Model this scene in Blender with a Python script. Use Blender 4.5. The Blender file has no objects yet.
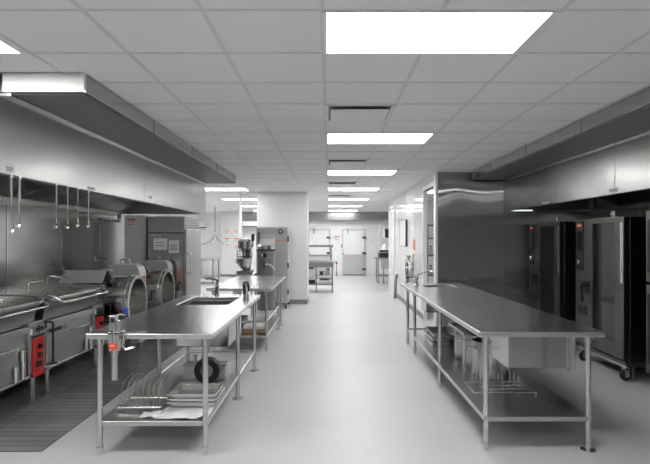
import bpy, bmesh, math, random
from mathutils import Vector, Matrix, noise
random.seed(7)
S = bpy.context.scene
COL = S.collection
PI = math.pi

# ------------------------------------------------------------------ materials
def nodemat(name):
    m = bpy.data.materials.new(name); m.use_nodes = True
    nt = m.node_tree; b = nt.nodes['Principled BSDF']
    return m, nt, b

def plain(name, col, rough=0.5, metal=0.0, coat=0.0, emit=0.0, var=0.0, spec=None):
    m, nt, b = nodemat(name)
    b.inputs['Base Color'].default_value = (*col, 1)
    b.inputs['Roughness'].default_value = rough
    b.inputs['Metallic'].default_value = metal
    b.inputs['Coat Weight'].default_value = coat
    b.inputs['Coat Roughness'].default_value = 0.08
    if spec is not None: b.inputs['Specular IOR Level'].default_value = spec
    tc = nt.nodes.new('ShaderNodeTexCoord'); nz = nt.nodes.new('ShaderNodeTexNoise')
    nz.inputs['Scale'].default_value = 6.0; nz.inputs['Detail'].default_value = 4
    nt.links.new(tc.outputs['Object'], nz.inputs['Vector'])
    mr = nt.nodes.new('ShaderNodeMapRange')
    mr.inputs['To Min'].default_value = max(0.02, rough - 0.05); mr.inputs['To Max'].default_value = min(1, rough + 0.05)
    nt.links.new(nz.outputs['Fac'], mr.inputs['Value']); nt.links.new(mr.outputs['Result'], b.inputs['Roughness'])
    if var:
        mx = nt.nodes.new('ShaderNodeMix'); mx.data_type = 'RGBA'
        mx.inputs['A'].default_value = (*[c * (1 - var) for c in col], 1)
        mx.inputs['B'].default_value = (*[min(1, c * (1 + var)) for c in col], 1)
        nt.links.new(nz.outputs['Fac'], mx.inputs['Factor']); nt.links.new(mx.outputs['Result'], b.inputs['Base Color'])
    if emit:
        b.inputs['Emission Color'].default_value = (*col, 1); b.inputs['Emission Strength'].default_value = emit
    return m

def steel(name, val=0.55, rough=0.28, brush=(2, 2, 160), wave=0.0, tint=(1, 0.995, 0.98), rvar=0.015, waves=1.3, dirt=0.02, tang=None, aniso=0.6, wscale=(1, 1, 1)):
    """brushed stainless: fine brushing, grain direction (anisotropy), slight oil-canning of the sheet"""
    m, nt, b = nodemat(name)
    N, L = nt.nodes, nt.links
    b.inputs['Metallic'].default_value = 1.0
    tc = N.new('ShaderNodeTexCoord')
    mp = N.new('ShaderNodeMapping'); mp.inputs['Scale'].default_value = [min(q, 1.0 + q * 0.06) for q in brush]
    L.new(tc.outputs['Object'], mp.inputs['Vector'])
    n1 = N.new('ShaderNodeTexNoise'); n1.inputs['Scale'].default_value = 1.0; n1.inputs['Detail'].default_value = 3
    L.new(mp.outputs['Vector'], n1.inputs['Vector'])
    mr = N.new('ShaderNodeMapRange'); mr.inputs['From Min'].default_value = 0.3; mr.inputs['From Max'].default_value = 0.7
    mr.inputs['To Min'].default_value = max(0.03, rough - rvar); mr.inputs['To Max'].default_value = rough + rvar
    L.new(n1.outputs['Fac'], mr.inputs['Value']); L.new(mr.outputs['Result'], b.inputs['Roughness'])
    mx = N.new('ShaderNodeMix'); mx.data_type = 'RGBA'
    mx.inputs['A'].default_value = (*[val * t * (1 - dirt) for t in tint], 1)
    mx.inputs['B'].default_value = (*[min(1, val * t * (1 + dirt)) for t in tint], 1)
    L.new(n1.outputs['Fac'], mx.inputs['Factor']); L.new(mx.outputs['Result'], b.inputs['Base Color'])
    if tang:
        cv = N.new('ShaderNodeCombineXYZ')
        for q in range(3): cv.inputs[q].default_value = tang[q]
        L.new(cv.outputs[0], b.inputs['Tangent']); b.inputs['Anisotropic'].default_value = aniso
    if wave:
        mp2 = N.new('ShaderNodeMapping'); mp2.inputs['Scale'].default_value = wscale
        L.new(tc.outputs['Object'], mp2.inputs['Vector'])
        n3 = N.new('ShaderNodeTexNoise'); n3.inputs['Scale'].default_value = waves; n3.inputs['Detail'].default_value = 0
        L.new(mp2.outputs['Vector'], n3.inputs['Vector'])
        b2 = N.new('ShaderNodeBump'); b2.inputs['Strength'].default_value = 1.0; b2.inputs['Distance'].default_value = wave
        L.new(n3.outputs['Fac'], b2.inputs['Height']); L.new(b2.outputs['Normal'], b.inputs['Normal'])
    return m

M = {}
M['top']     = steel('table_steel', 0.74, 0.25, (1.5, 90, 1))
M['shelf']   = steel('shelf_steel', 0.55, 0.32, (1.5, 90, 1))
M['steel']   = steel('brushed_steel', 0.62, 0.20, (2, 2, 120))
M['leg']     = steel('tube_steel', 0.66, 0.25, (60, 60, 2))
M['hood']    = steel('hood_steel', 0.47, 0.25, (1.5, 40, 1.5), 0.022, waves=0.9, wscale=(1, 1, 0.15), rvar=0.01)
M['plenum']  = steel('plenum_steel', 0.45, 0.17, (1.5, 1.5, 40), rvar=0.02)
M['wallst']  = steel('wall_steel', 0.46, 0.22, (1.5, 1.5, 30))
def grained_wall():
    """sheet with a vertical grain: reflections stay sharp in height and smear sideways; a slow warp bends them"""
    m = steel('end_wall_steel', 0.46, 0.15, (3, 1.2, 1.2)); nt = m.node_tree; N, L = nt.nodes, nt.links
    gl = N.new('ShaderNodeBsdfAnisotropic'); gl.inputs['Color'].default_value = (0.47, 0.468, 0.465, 1)
    gl.inputs['Roughness'].default_value = 0.2; gl.inputs['Anisotropy'].default_value = 0.92
    cv = N.new('ShaderNodeCombineXYZ'); cv.inputs[2].default_value = 1; L.new(cv.outputs[0], gl.inputs['Tangent'])
    tc = N.new('ShaderNodeTexCoord'); n2 = N.new('ShaderNodeTexNoise'); n2.inputs['Scale'].default_value = 1.5; n2.inputs['Detail'].default_value = 0
    L.new(tc.outputs['Object'], n2.inputs['Vector'])
    bp = N.new('ShaderNodeBump'); bp.inputs['Distance'].default_value = 0.03; bp.inputs['Strength'].default_value = 1.0
    L.new(n2.outputs['Fac'], bp.inputs['Height']); L.new(bp.outputs['Normal'], gl.inputs['Normal'])
    L.new(gl.outputs[0], N['Material Output'].inputs['Surface'])
    return m
M['wallend'] = grained_wall()
M['chrome']  = steel('polished_steel', 0.78, 0.10, (3, 3, 3))
M['drum']    = steel('drum_steel', 0.80, 0.15, (2, 60, 60))
M['oven']    = steel('oven_steel', 0.19, 0.32, (2, 2, 140), tint=(1, 0.97, 0.92))
M['ovenside'] = steel('oven_side_steel', 0.12, 0.35, (2, 2, 140))
M['skillet'] = steel('skillet_steel', 0.45, 0.30, (2, 120, 2))
M['fridge']  = steel('fridge_steel', 0.58, 0.26, (2, 2, 140))
M['filter']  = steel('filter_steel', 0.48, 0.25, (90, 2, 2))
M['lid']     = plain('matte_lid_steel', (0.62, 0.66, 0.65), 0.38, 0.55, var=0.03)
M['endbright']  = steel('end_brightened_steel', 0.80, 0.55, (1.5, 1.5, 40))  # plenum metal made paler: reflected ceiling light put into the colour
M['undershade']    = plain('underside_shade_grey', (0.16, 0.158, 0.155), 0.5, 0.3)  # dark tone paints the shade on the plenum underside
M['dull']    = steel('dull_steel', 0.30, 0.34, (2, 2, 40))
M['soffit']  = steel('soffit_steel', 0.36, 0.26, (2, 2, 60))
M['darkmetal'] = plain('dark_metal', (0.05, 0.05, 0.052), 0.4, 0.6)
M['black']   = plain('black_plastic', (0.012, 0.012, 0.014), 0.4)
M['rubber']  = plain('black_rubber', (0.02, 0.02, 0.02), 0.7)
M['cavity']  = plain('oven_cavity', (0.04, 0.04, 0.042), 0.35, 0.7)
M['glass']   = plain('dark_glass', (0.010, 0.010, 0.012), 0.07, 0.0, 0.0, spec=0.4)
M['white']   = plain('white_paint', (0.87, 0.87, 0.87), 0.5, var=0.02)
M['gloss']   = plain('white_wall_panel', (0.87, 0.87, 0.87), 0.11, coat=0.0, var=0.015)
M['column']  = plain('column_paint', (0.73, 0.72, 0.715), 0.55, var=0.02)
M['cold']    = plain('cold_room_white', (0.87, 0.87, 0.87), 0.28, var=0.01)
M['gap']     = plain('door_gap_grey', (0.48, 0.48, 0.49), 0.6)
M['kick']    = steel('kick_plate', 0.66, 0.42, (60, 60, 60))
M['base']    = plain('base_grey', (0.23, 0.24, 0.25), 0.5, var=0.05)
M['tbar']    = plain('tbar_grey', (0.73, 0.73, 0.73), 0.5)
M['paper']   = plain('paper_white', (0.82, 0.82, 0.81), 0.8)
M['cloth']   = plain('cloth_white', (0.86, 0.86, 0.87), 0.9, var=0.03)
M['ink']     = plain('printed_grey', (0.35, 0.35, 0.36), 0.8)
M['red']     = plain('red_panel', (0.62, 0.012, 0.014), 0.35, coat=0.3)
M['orange']  = plain('orange_red_label', (0.85, 0.10, 0.045), 0.5)
M['salmon']  = plain('salmon_sign', (0.85, 0.25, 0.14), 0.5)
M['blue']    = plain('blue_knob', (0.012, 0.055, 0.35), 0.35)
M['card']    = plain('cardboard', (0.42, 0.29, 0.18), 0.85, var=0.08)
M['pale']    = plain('pale_cabinet', (0.78, 0.77, 0.76), 0.35, 0.0, var=0.02)
M['grey']    = plain('grey_enamel', (0.20, 0.205, 0.21), 0.35, 0.3, var=0.03)
M['greyplastic'] = plain('grey_plastic', (0.34, 0.35, 0.36), 0.5)
M['frame']   = plain('white_frame', (0.84, 0.84, 0.84), 0.4)
M['glow']    = plain('light_diffuser', (1.0, 0.995, 0.985), 0.5, emit=16.0)
M['lamp']    = plain('added_hood_fill', (1.0, 0.98, 0.95), 0.5, emit=9.0)  # emission for the fill lamps added inside the left hood
M['strip']   = plain('hood_reflection_glow', (0.90, 0.97, 1.0), 0.5, emit=1.2)  # glow in place of a bright reflected strip
M['vent']    = plain('vent_white', (0.80, 0.80, 0.80), 0.45)
M['ventgap'] = plain('vent_gap', (0.30, 0.30, 0.305), 0.7)
M['pot']     = steel('pot_steel', 0.55, 0.25, (40, 40, 2))
M['wire']    = steel('rack_wire', 0.75, 0.2, (5, 5, 5))

def floor_mat():
    m, nt, b = nodemat('grey_epoxy_floor'); N, L = nt.nodes, nt.links
    tc = N.new('ShaderNodeTexCoord')
    n1 = N.new('ShaderNodeTexNoise'); n1.inputs['Scale'].default_value = 0.9; n1.inputs['Detail'].default_value = 6; n1.inputs['Roughness'].default_value = 0.6
    n2 = N.new('ShaderNodeTexNoise'); n2.inputs['Scale'].default_value = 60; n2.inputs['Detail'].default_value = 2
    L.new(tc.outputs['Object'], n1.inputs['Vector']); L.new(tc.outputs['Object'], n2.inputs['Vector'])
    cr = N.new('ShaderNodeValToRGB')
    cr.color_ramp.elements[0].position = 0.3; cr.color_ramp.elements[0].color = (0.56, 0.57, 0.575, 1)
    cr.color_ramp.elements[1].position = 0.7; cr.color_ramp.elements[1].color = (0.63, 0.638, 0.642, 1)
    L.new(n1.outputs['Fac'], cr.inputs['Fac'])
    mx = N.new('ShaderNodeMix'); mx.data_type = 'RGBA'; mx.blend_type = 'OVERLAY'; mx.inputs['Factor'].default_value = 0.12
    L.new(cr.outputs['Color'], mx.inputs['A']); L.new(n2.outputs['Color'], mx.inputs['B'])
    bw = N.new('ShaderNodeRGBToBW'); L.new(n2.outputs['Color'], bw.inputs['Color']); L.new(bw.outputs['Val'], mx.inputs['B'])
    L.new(mx.outputs['Result'], b.inputs['Base Color'])
    mr = N.new('ShaderNodeMapRange'); mr.inputs['To Min'].default_value = 0.3; mr.inputs['To Max'].default_value = 0.5
    L.new(n1.outputs['Fac'], mr.inputs['Value']); L.new(mr.outputs['Result'], b.inputs['Roughness'])
    bp = N.new('ShaderNodeBump'); bp.inputs['Strength'].default_value = 0.05; bp.inputs['Distance'].default_value = 0.002
    L.new(n2.outputs['Fac'], bp.inputs['Height']); L.new(bp.outputs['Normal'], b.inputs['Normal'])
    return m
M['floor'] = floor_mat()

def tile_mat():
    m, nt, b = nodemat('dark_quarry_tile'); N, L = nt.nodes, nt.links
    tc = N.new('ShaderNodeTexCoord')
    br = N.new('ShaderNodeTexBrick'); br.offset = 0.0; br.inputs['Scale'].default_value = 1.0
    br.inputs['Brick Width'].default_value = 0.61; br.inputs['Row Height'].default_value = 0.1
    br.inputs['Mortar Size'].default_value = 0.006; br.inputs['Bias'].default_value = 0
    br.inputs['Color1'].default_value = (0.17, 0.17, 0.173, 1); br.inputs['Color2'].default_value = (0.26, 0.26, 0.263, 1)
    br.inputs['Mortar'].default_value = (0.06, 0.06, 0.06, 1)
    L.new(tc.outputs['Object'], br.inputs['Vector'])
    n1 = N.new('ShaderNodeTexNoise'); n1.inputs['Scale'].default_value = 2.5; n1.inputs['Detail'].default_value = 5
    L.new(tc.outputs['Object'], n1.inputs['Vector'])
    mx = N.new('ShaderNodeMix'); mx.data_type = 'RGBA'; mx.blend_type = 'OVERLAY'; mx.inputs['Factor'].default_value = 0.5
    L.new(br.outputs['Color'], mx.inputs['A']); L.new(n1.outputs['Fac'], mx.inputs['B'])
    L.new(mx.outputs['Result'], b.inputs['Base Color'])
    mr = N.new('ShaderNodeMapRange'); mr.inputs['To Min'].default_value = 0.25; mr.inputs['To Max'].default_value = 0.5
    L.new(n1.outputs['Fac'], mr.inputs['Value']); L.new(mr.outputs['Result'], b.inputs['Roughness'])
    bp = N.new('ShaderNodeBump'); bp.inputs['Strength'].default_value = 0.4; bp.inputs['Distance'].default_value = 0.003; bp.invert = True
    L.new(br.outputs['Fac'], bp.inputs['Height']); L.new(bp.outputs['Normal'], b.inputs['Normal'])
    return m
M['tile'] = tile_mat()

def ceil_mat():
    m, nt, b = nodemat('ceiling_tile'); N, L = nt.nodes, nt.links
    tc = N.new('ShaderNodeTexCoord')
    n1 = N.new('ShaderNodeTexNoise'); n1.inputs['Scale'].default_value = 180; n1.inputs['Detail'].default_value = 2
    L.new(tc.outputs['Object'], n1.inputs['Vector'])
    cr = N.new('ShaderNodeValToRGB')
    cr.color_ramp.elements[0].position = 0.3; cr.color_ramp.elements[0].color = (0.84, 0.84, 0.84, 1)
    cr.color_ramp.elements[1].position = 0.6; cr.color_ramp.elements[1].color = (0.90, 0.90, 0.898, 1)
    L.new(n1.outputs['Fac'], cr.inputs['Fac']); L.new(cr.outputs['Color'], b.inputs['Base Color'])
    b.inputs['Roughness'].default_value = 0.85
    return m
M['ceil'] = ceil_mat()

# ------------------------------------------------------------------ mesh helpers
class MB:
    def __init__(s): s.bm = bmesh.new(); s.mats = []
    def mi(s, m):
        if m not in s.mats: s.mats.append(m)
        return s.mats.index(m)
    def face(s, vs, m):
        try:
            f = s.bm.faces.new(vs); f.material_index = s.mi(m); return f
        except ValueError: return None
    def prism(s, pts, vec, m):
        """closed polygon pts (3d) extruded by vec"""
        a = [s.bm.verts.new(p) for p in pts]
        b = [s.bm.verts.new(Vector(p) + Vector(vec)) for p in pts]
        s.face(a[::-1], m); s.face(b, m); n = len(a)
        for i in range(n): s.face([a[i], a[(i + 1) % n], b[(i + 1) % n], b[i]], m)
        return s
    def box(s, x0, x1, y0, y1, z0, z1, m):
        return s.prism([(x0, y0, z0), (x1, y0, z0), (x1, y1, z0), (x0, y1, z0)], (0, 0, z1 - z0), m)
    def ring(s, c, t, r, n, u=None):
        t = Vector(t).normalized()
        if u is None:
            u = t.orthogonal().normalized()
        else:
            u = (u - t * u.dot(t)).normalized()
        v = t.cross(u)
        return [s.bm.verts.new(Vector(c) + (u * math.cos(2 * PI * i / n) + v * math.sin(2 * PI * i / n)) * r) for i in range(n)], u
    def tube(s, pts, r, m, n=10, closed=False, r1=None):
        pts = [Vector(p) for p in pts]; k = len(pts); rings = []; u = None
        for i, p in enumerate(pts):
            if closed: t = (pts[(i + 1) % k] - pts[i - 1])
            elif i == 0: t = pts[1] - pts[0]
            elif i == k - 1: t = pts[-1] - pts[-2]
            else: t = (pts[i + 1] - p).normalized() + (p - pts[i - 1]).normalized()
            rr = r if r1 is None else r + (r1 - r) * i / (k - 1)
            rg, u = s.ring(p, t, rr, n, u); rings.append(rg)
        rng = range(k if closed else k - 1)
        for i in rng:
            a, b = rings[i], rings[(i + 1) % k]
            for j in range(n): s.face([a[j], a[(j + 1) % n], b[(j + 1) % n], b[j]], m)
        if not closed: s.face(rings[0][::-1], m); s.face(rings[-1], m)
        return s
    def cyl(s, p0, p1, r, m, n=16): return s.tube([p0, p1], r, m, n)
    def lathe(s, prof, c, m, axis='Z', n=32, mats=None, sx=1.0, sy=1.0):
        """prof: list of (radius, height)"""
        c = Vector(c); rings = []
        for (r, h) in prof:
            rg = []
            for i in range(n):
                a = 2 * PI * i / n; x, y = r * math.cos(a) * sx, r * math.sin(a) * sy
                if axis == 'Z': p = Vector((x, y, h))
                elif axis == 'X': p = Vector((h, x, y))
                else: p = Vector((y, h, x))
                rg.append(s.bm.verts.new(c + p))
            rings.append(rg)
        for k in range(len(rings) - 1):
            mm = mats[k] if mats else m
            for i in range(n):
                s.face([rings[k][i], rings[k][(i + 1) % n], rings[k + 1][(i + 1) % n], rings[k + 1][i]], mm)
        if prof[0][0] > 1e-4: s.face(rings[0][::-1], m)
        if prof[-1][0] > 1e-4: s.face(rings[-1], m)
        return s
    def slab_hole(s, x, y, z0, z1, m):
        """x,y: four sorted values; centre cell is open"""
        V = {}
        for i in range(4):
            for j in range(4):
                for k, z in enumerate((z0, z1)): V[i, j, k] = s.bm.verts.new((x[i], y[j], z))
        for i in range(3):
            for j in range(3):
                if i == 1 and j == 1: continue
                s.face([V[i, j, 1], V[i + 1, j, 1], V[i + 1, j + 1, 1], V[i, j + 1, 1]], m)
                s.face([V[i, j, 0], V[i, j + 1, 0], V[i + 1, j + 1, 0], V[i + 1, j, 0]], m)
        for i in range(3):
            s.face([V[i, 0, 0], V[i + 1, 0, 0], V[i + 1, 0, 1], V[i, 0, 1]], m)
            s.face([V[i, 3, 0], V[i, 3, 1], V[i + 1, 3, 1], V[i + 1, 3, 0]], m)
            s.face([V[0, i, 0], V[0, i, 1], V[0, i + 1, 1], V[0, i + 1, 0]], m)
            s.face([V[3, i, 0], V[3, i + 1, 0], V[3, i + 1, 1], V[3, i, 1]], m)
        s.face([V[1, 1, 0], V[1, 1, 1], V[2, 1, 1], V[2, 1, 0]], m); s.face([V[1, 2, 0], V[2, 2, 0], V[2, 2, 1], V[1, 2, 1]], m)
        s.face([V[1, 1, 0], V[1, 2, 0], V[1, 2, 1], V[1, 1, 1]], m); s.face([V[2, 1, 0], V[2, 1, 1], V[2, 2, 1], V[2, 2, 0]], m)
        return s
    def basin(s, x0, x1, y0, y1, z0, z1, m, t=0.012):
        """open-topped box with walls"""
        s.box(x0, x1, y0, y1, z0, z0 + t, m)
        s.box(x0, x0 + t, y0, y1, z0, z1, m); s.box(x1 - t, x1, y0, y1, z0, z1, m)
        s.box(x0 + t, x1 - t, y0, y0 + t, z0, z1, m); s.box(x0 + t, x1 - t, y1 - t, y1, z0, z1, m)
        return s
    def build(s, name, parent=None, bevel=0.0, loc=None, seg=2, angle=32, weld=True):
        if weld: bmesh.ops.remove_doubles(s.bm, verts=s.bm.verts[:], dist=1e-6) if False else None
        o0 = Vector((0, 0, 0))
        root = parent
        while root is not None and root.parent is not None: root = root.parent
        if root is not None: o0 = Vector(root.location)
        elif loc is not None: o0 = Vector(loc)
        for v in s.bm.verts: v.co -= o0
        bmesh.ops.recalc_face_normals(s.bm, faces=s.bm.faces[:])
        me = bpy.data.meshes.new(name); s.bm.to_mesh(me); s.bm.free()
        for m in s.mats: me.materials.append(m)
        me.polygons.foreach_set('use_smooth', [True] * len(me.polygons))
        me.set_sharp_from_angle(angle=math.radians(angle))
        o = bpy.data.objects.new(name, me); COL.objects.link(o)
        if parent is not None: o.parent = parent
        elif loc is not None: o.location = loc
        if bevel:
            md = o.modifiers.new('bevel', 'BEVEL'); md.width = bevel; md.segments = seg
            md.limit_method = 'ANGLE'; md.angle_limit = math.radians(40); md.harden_normals = True
        return o

def tag(o, label, cat, group=None):
    o['label'] = label; o['category'] = cat
    if group: o['group'] = group
    return o
def thing(name, label, cat, loc, group=None):
    o = bpy.data.objects.new(name, None); COL.objects.link(o); o.location = loc; o.empty_display_size = 0.1
    return tag(o, label, cat, group)
def struct(o): o['kind'] = 'structure'; return o
def dup(root, loc, label, group=None):
    r = root.copy(); COL.objects.link(r); r.location = loc; r['label'] = label
    if group: r['group'] = group
    for ch in list(root.children):
        c = ch.copy(); COL.objects.link(c); c.parent = r
        for g in list(ch.children):
            d = g.copy(); COL.objects.link(d); d.parent = c
    return r
def arc(c, r, a0, a1, n, plane='XZ'):
    out = []
    for i in range(n + 1):
        a = a0 + (a1 - a0) * i / n; u, v = r * math.cos(a), r * math.sin(a)
        d = {'XZ': (u, 0, v), 'YZ': (0, u, v), 'XY': (u, v, 0)}[plane]
        out.append(tuple(Vector(c) + Vector(d)))
    return out

CEIL = 2.77; TH = 0.91           # ceiling height, table height
GX, GY, T = -0.034, 2.655, 0.614  # ceiling grid origin and module

# ------------------------------------------------------------------ setting
struct(MB().box(-7.2, 6.2, -4.2, 23.2, -0.1, 0.0, M['floor']).build('floor'))
struct(MB().box(-3.95, -2.16, 3.91, 10.6, -0.02, 0.004, M['tile']).build('floor_tiles', loc=(-2.16, 3.91, 0)))

c = MB(); c.box(-7.2, 6.2, -4.2, 23.2, CEIL, CEIL + 0.1, M['ceil'])
k = -12
while GX + k * T < 6.2:
    x = GX + k * T
    if x > -7.2: c.box(x - 0.012, x + 0.012, -4.2, 23.0, CEIL - 0.004, CEIL + 0.001, M['tbar'])
    k += 1
k = -11
while GY + k * T < 23:
    y = GY + k * T
    if y > -4.1: c.box(-7.2, 6.2, y - 0.010, y + 0.010, CEIL - 0.0045, CEIL + 0.001, M['tbar'])
    k += 1
struct(c.build('ceiling'))

w = MB(); w.box(-4.1, -3.95, -4, 13, 0, CEIL, M['wallst'])
y = 1.2
while y < 13:
    w.box(-3.951, -3.944, y - 0.012, y + 0.012, 0, 2.2, M['steel']); y += 1.295
struct(w.build('wall_left'))
struct(MB().box(-7.2, -4.1, 12.85, 13, 0, CEIL, M['white']).build('wall_left_return'))
struct(MB().box(-7.2, -7.05, 13, 23, 0, CEIL, M['white']).build('wall_far_left'))
w = MB(); w.box(4.6, 4.75, -4, 9.08, 0, CEIL, M['wallst'])
for y in (1.2, 2.5, 3.8, 5.1, 6.4, 7.7): w.box(4.594, 4.601, y - 0.012, y + 0.012, 0, 2.2, M['steel'])
struct(w.build('wall_right'))
w = MB(); w.box(1.90, 4.75, 9.08, 9.2, 0, CEIL, M['wallend'])
for x in (3.06,): w.box(x - 0.012, x + 0.012, 9.074, 9.081, 0, CEIL, M['steel'])
w.box(1.90, 1.985, 9.072, 9.081, 0, CEIL, M['wallend'])
struct(w.build('wall_right_end'))
struct(MB().box(-4.1, 4.75, -4.15, -4, 0, CEIL, M['white']).build('wall_behind'))
# corridor wall with an opening
w = MB()
w.box(1.88, 1.94, 9.2, 9.26, 0, CEIL, M['gloss']); w.box(1.88, 1.94, 10.3, 16.1, 0, CEIL, M['gloss'])
w.box(1.88, 1.94, 9.26, 10.3, 2.55, CEIL, M['gloss'])
for y in (11.4, 12.6, 13.8, 15.0): w.box(1.877, 1.881, y - 0.01, y + 0.01, 0, CEIL, M['gloss'])
struct(w.build('wall_corridor'))
struct(MB().box(1.855, 1.899, 9.05, 9.19, 0, CEIL, M['frame']).build('trim_1', bevel=0.004))
w = MB(); w.box(1.865, 1.945, 10.29, 10.38, 0, 2.55, M['frame']); w.box(1.865, 1.945, 9.2, 9.27, 0, 2.55, M['frame']); w.box(1.865, 1.945, 9.2, 10.38, 2.55, 2.63, M['frame'])
struct(w.build('door_1', bevel=0.004))
w = MB(); w.box(1.85, 1.96, 15.95, 16.15, 0, CEIL, M['frame']); w.box(1.85, 1.96, 14.75, 14.87, 0, 2.5, M['frame']); w.box(1.85, 1.96, 14.75, 16.15, 2.5, 2.58, M['frame'])
struct(w.build('trim_2', bevel=0.004))
struct(MB().box(1.86, 1.88, 10.3, 14.74, 0, 0.1, M['base']).build('baseboard_right', bevel=0.004))
struct(MB().box(4.6, 4.75, 9.2, 16.1, 0, CEIL, M['white']).build('wall_storeroom'))
struct(MB().box(1.96, 4.75, 16.1, 16.25, 0, CEIL, M['white']).build('wall_storeroom_back'))
struct(MB().box(6.05, 6.2, 16.25, 23, 0, CEIL, M['white']).build('wall_far_right'))
struct(MB().box(4.75, 6.2, 16.1, 16.25, 0, CEIL, M['white']).build('wall_far_right_return'))
# far wall (cold-room panels) with its steel soffit band
w = MB(); w.box(-7.2, 6.2, 22.8, 22.95, 0, CEIL, M['cold'])
for x in (-5.1, -3.6, -1.06, 0.07, 0.52, 1.64, 2.8): w.box(x - 0.01, x + 0.01, 22.795, 22.801, 0, 2.42, M['frame'])
struct(w.build('wall_far'))
struct(MB().box(-1.1, 2.6, 22.3, 22.79, 2.42, CEIL, M['soffit']).build('trim_3'))
struct(MB().box(-3.75, -2.2, 22.4, 22.79, 2.12, CEIL, M['soffit']).build('trim_4'))
struct(MB().box(-3.85, -2.6, 22.25, 22.39, 2.16, 2.36, M['frame']).build('trim_5', bevel=0.01))
p = MB(); p.box(-4.58, -3.84, 22.1, 22.79, 0.1, CEIL, M['column']); p.box(-4.6, -3.83, 22.09, 22.79, 0, 0.1, M['base'])
struct(p.build('wall_pier'))
p = MB(); p.box(-1.77, -0.54, 12.8, 13.9, 0.11, CEIL, M['column']); p.box(-1.775, -0.535, 12.795, 13.905, 0, 0.11, M['base'])
for x in (-1.77, -0.54): p.box(x - 0.012 if x > -1 else x - 0.002, x + 0.002 if x > -1 else x + 0.012, 12.797, 12.82, 0.11, CEIL, M['frame'])
struct(p.build('wall_column'))

# cold-room doors
def cold_door(n, x0, x1):
    d = struct(MB().box(x0, x1, 22.73, 22.8, 0.06, 1.98, M['cold']).build('door_%d' % n, loc=(x0, 22.8, 0), bevel=0.006))
    def ch(name, mb, bv=0.003): return mb.build(name, d, bevel=bv)
    g = MB(); t = 0.03
    g.box(x0 - t, x0 - 0.004, 22.77, 22.802, 0, 2.02, M['gap']); g.box(x1 + 0.004, x1 + t, 22.77, 22.802, 0, 2.02, M['gap']); g.box(x0 - t, x1 + t, 22.77, 22.802, 1.985, 2.02, M['gap'])
    ch('door_frame', g); ch('kick_plate', MB().box(x0 + 0.01, x1 - 0.01, 22.722, 22.731, 0.08, 0.93, M['kick']), 0)
    for z in (0.28, 0.98, 1.66):
        ch('hinge', MB().box(x1 - 0.11, x1 + 0.02, 22.69, 22.731, z - 0.035, z + 0.045, M['black']).box(x1 + 0.02, x1 + 0.07, 22.69, 22.76, z - 0.06, z + 0.03, M['chrome']))
    ch('door_closer', MB().box(x0 + 0.18, x0 + 0.23, 22.68, 22.731, 1.85, 2.06, M['greyplastic']))
    ch('latch', MB().box(x0 - 0.06, x0 + 0.03, 22.69, 22.77, 0.94, 1.0, M['chrome']))
    ch('threshold', MB().box(x0, x1, 22.7, 22.8, 0.002, 0.06, M['base']))
cold_door(2, 0.62, 1.56); cold_door(3, -0.87, 0.0)

# ------------------------------------------------------------------ ceiling fittings
def make_light(row, col, label, group='flat ceiling light panels'):
    x0, y0 = GX + col * T, GY + row * T; x1, y1 = x0 + 2 * T, y0 + T
    r = thing('ceiling_light', label, 'light', ((x0 + x1) / 2, (y0 + y1) / 2, CEIL), group)
    f = MB(); z0, z1 = CEIL - 0.012, CEIL - 0.002
    a0, a1, b0, b1 = x0 + 0.022, x1 - 0.05, y0 + 0.008, y1 - 0.028
    f.box(x0, x1, y0, b0, z0, z1, M['frame']); f.box(x0, x1, b1, y1, z0, z1, M['frame'])
    f.box(x0, a0, b0, b1, z0, z1, M['frame']); f.box(a1, x1, b0, b1, z0, z1, M['frame'])
    f.build('light_frame', r)
    MB().box(a0, a1, b0, b1, CEIL - 0.011, CEIL - 0.003, M['glow']).build('diffuser', r)
    return r, Vector(((x0 + x1) / 2, (y0 + y1) / 2, CEIL))
L0, P0 = make_light(0, 0, 'largest ceiling light panel, nearest over the middle aisle')
names = {5: 'second ceiling light panel over the middle aisle, beyond the first square vent', 10: 'third ceiling light panel over the aisle, beyond the second square vent',
         15: 'fourth ceiling light panel along the aisle, beside the tiny sprinkler', 20: 'fifth ceiling light panel along the aisle, level with the white column',
         25: 'sixth ceiling light panel along the aisle, second from the far wall', 30: 'last ceiling light panel over the aisle, nearest the cold room doors'}
for r_, lb in names.items(): dup(L0, P0 + Vector((0, r_ * T, 0)), lb)
dup(L0, P0 + Vector((0, -5 * T, 0)), 'unseen added ceiling light panel above the camera, behind the largest one')  # out of view, added to help light the room
dup(L0, P0 + Vector((-5 * T, -5 * T, 0)), 'unseen added ceiling light panel above and left of the camera, behind the cut one')  # out of view as well, added to lift the foreground
dup(L0, P0 + Vector((-5 * T, 0, 0)), 'near ceiling light panel cut by the left edge of the photo')
for r_, lb in {15: 'ceiling light panel just past the far end of the left hood', 20: 'ceiling light panel left of the white column top, middle of three',
               25: 'ceiling light panel left of the white column top, smallest of three'}.items():
    dup(L0, P0 + Vector((-5 * T, r_ * T, 0)), lb)
dup(L0, P0 + Vector((-5 * T, 30 * T, 0)), 'added ceiling light panel by the far pier, hidden behind the white column')  # hidden panel added to brighten the far left zone
for r_, lb in {19: 'unseen added ceiling light panel over the far left bench, nearer one', 27: 'unseen added ceiling light panel over the far left bench, farther one'}.items(): dup(L0, P0 + Vector((-10 * T, r_ * T, 0)), lb)  # both stay hidden, added to brighten the far left walls
dup(L0, P0 + Vector((4 * T, 16 * T, 0)), 'unseen added ceiling light panel inside the side room behind the doorway')  # unseen panel added so the side room gets light

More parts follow.
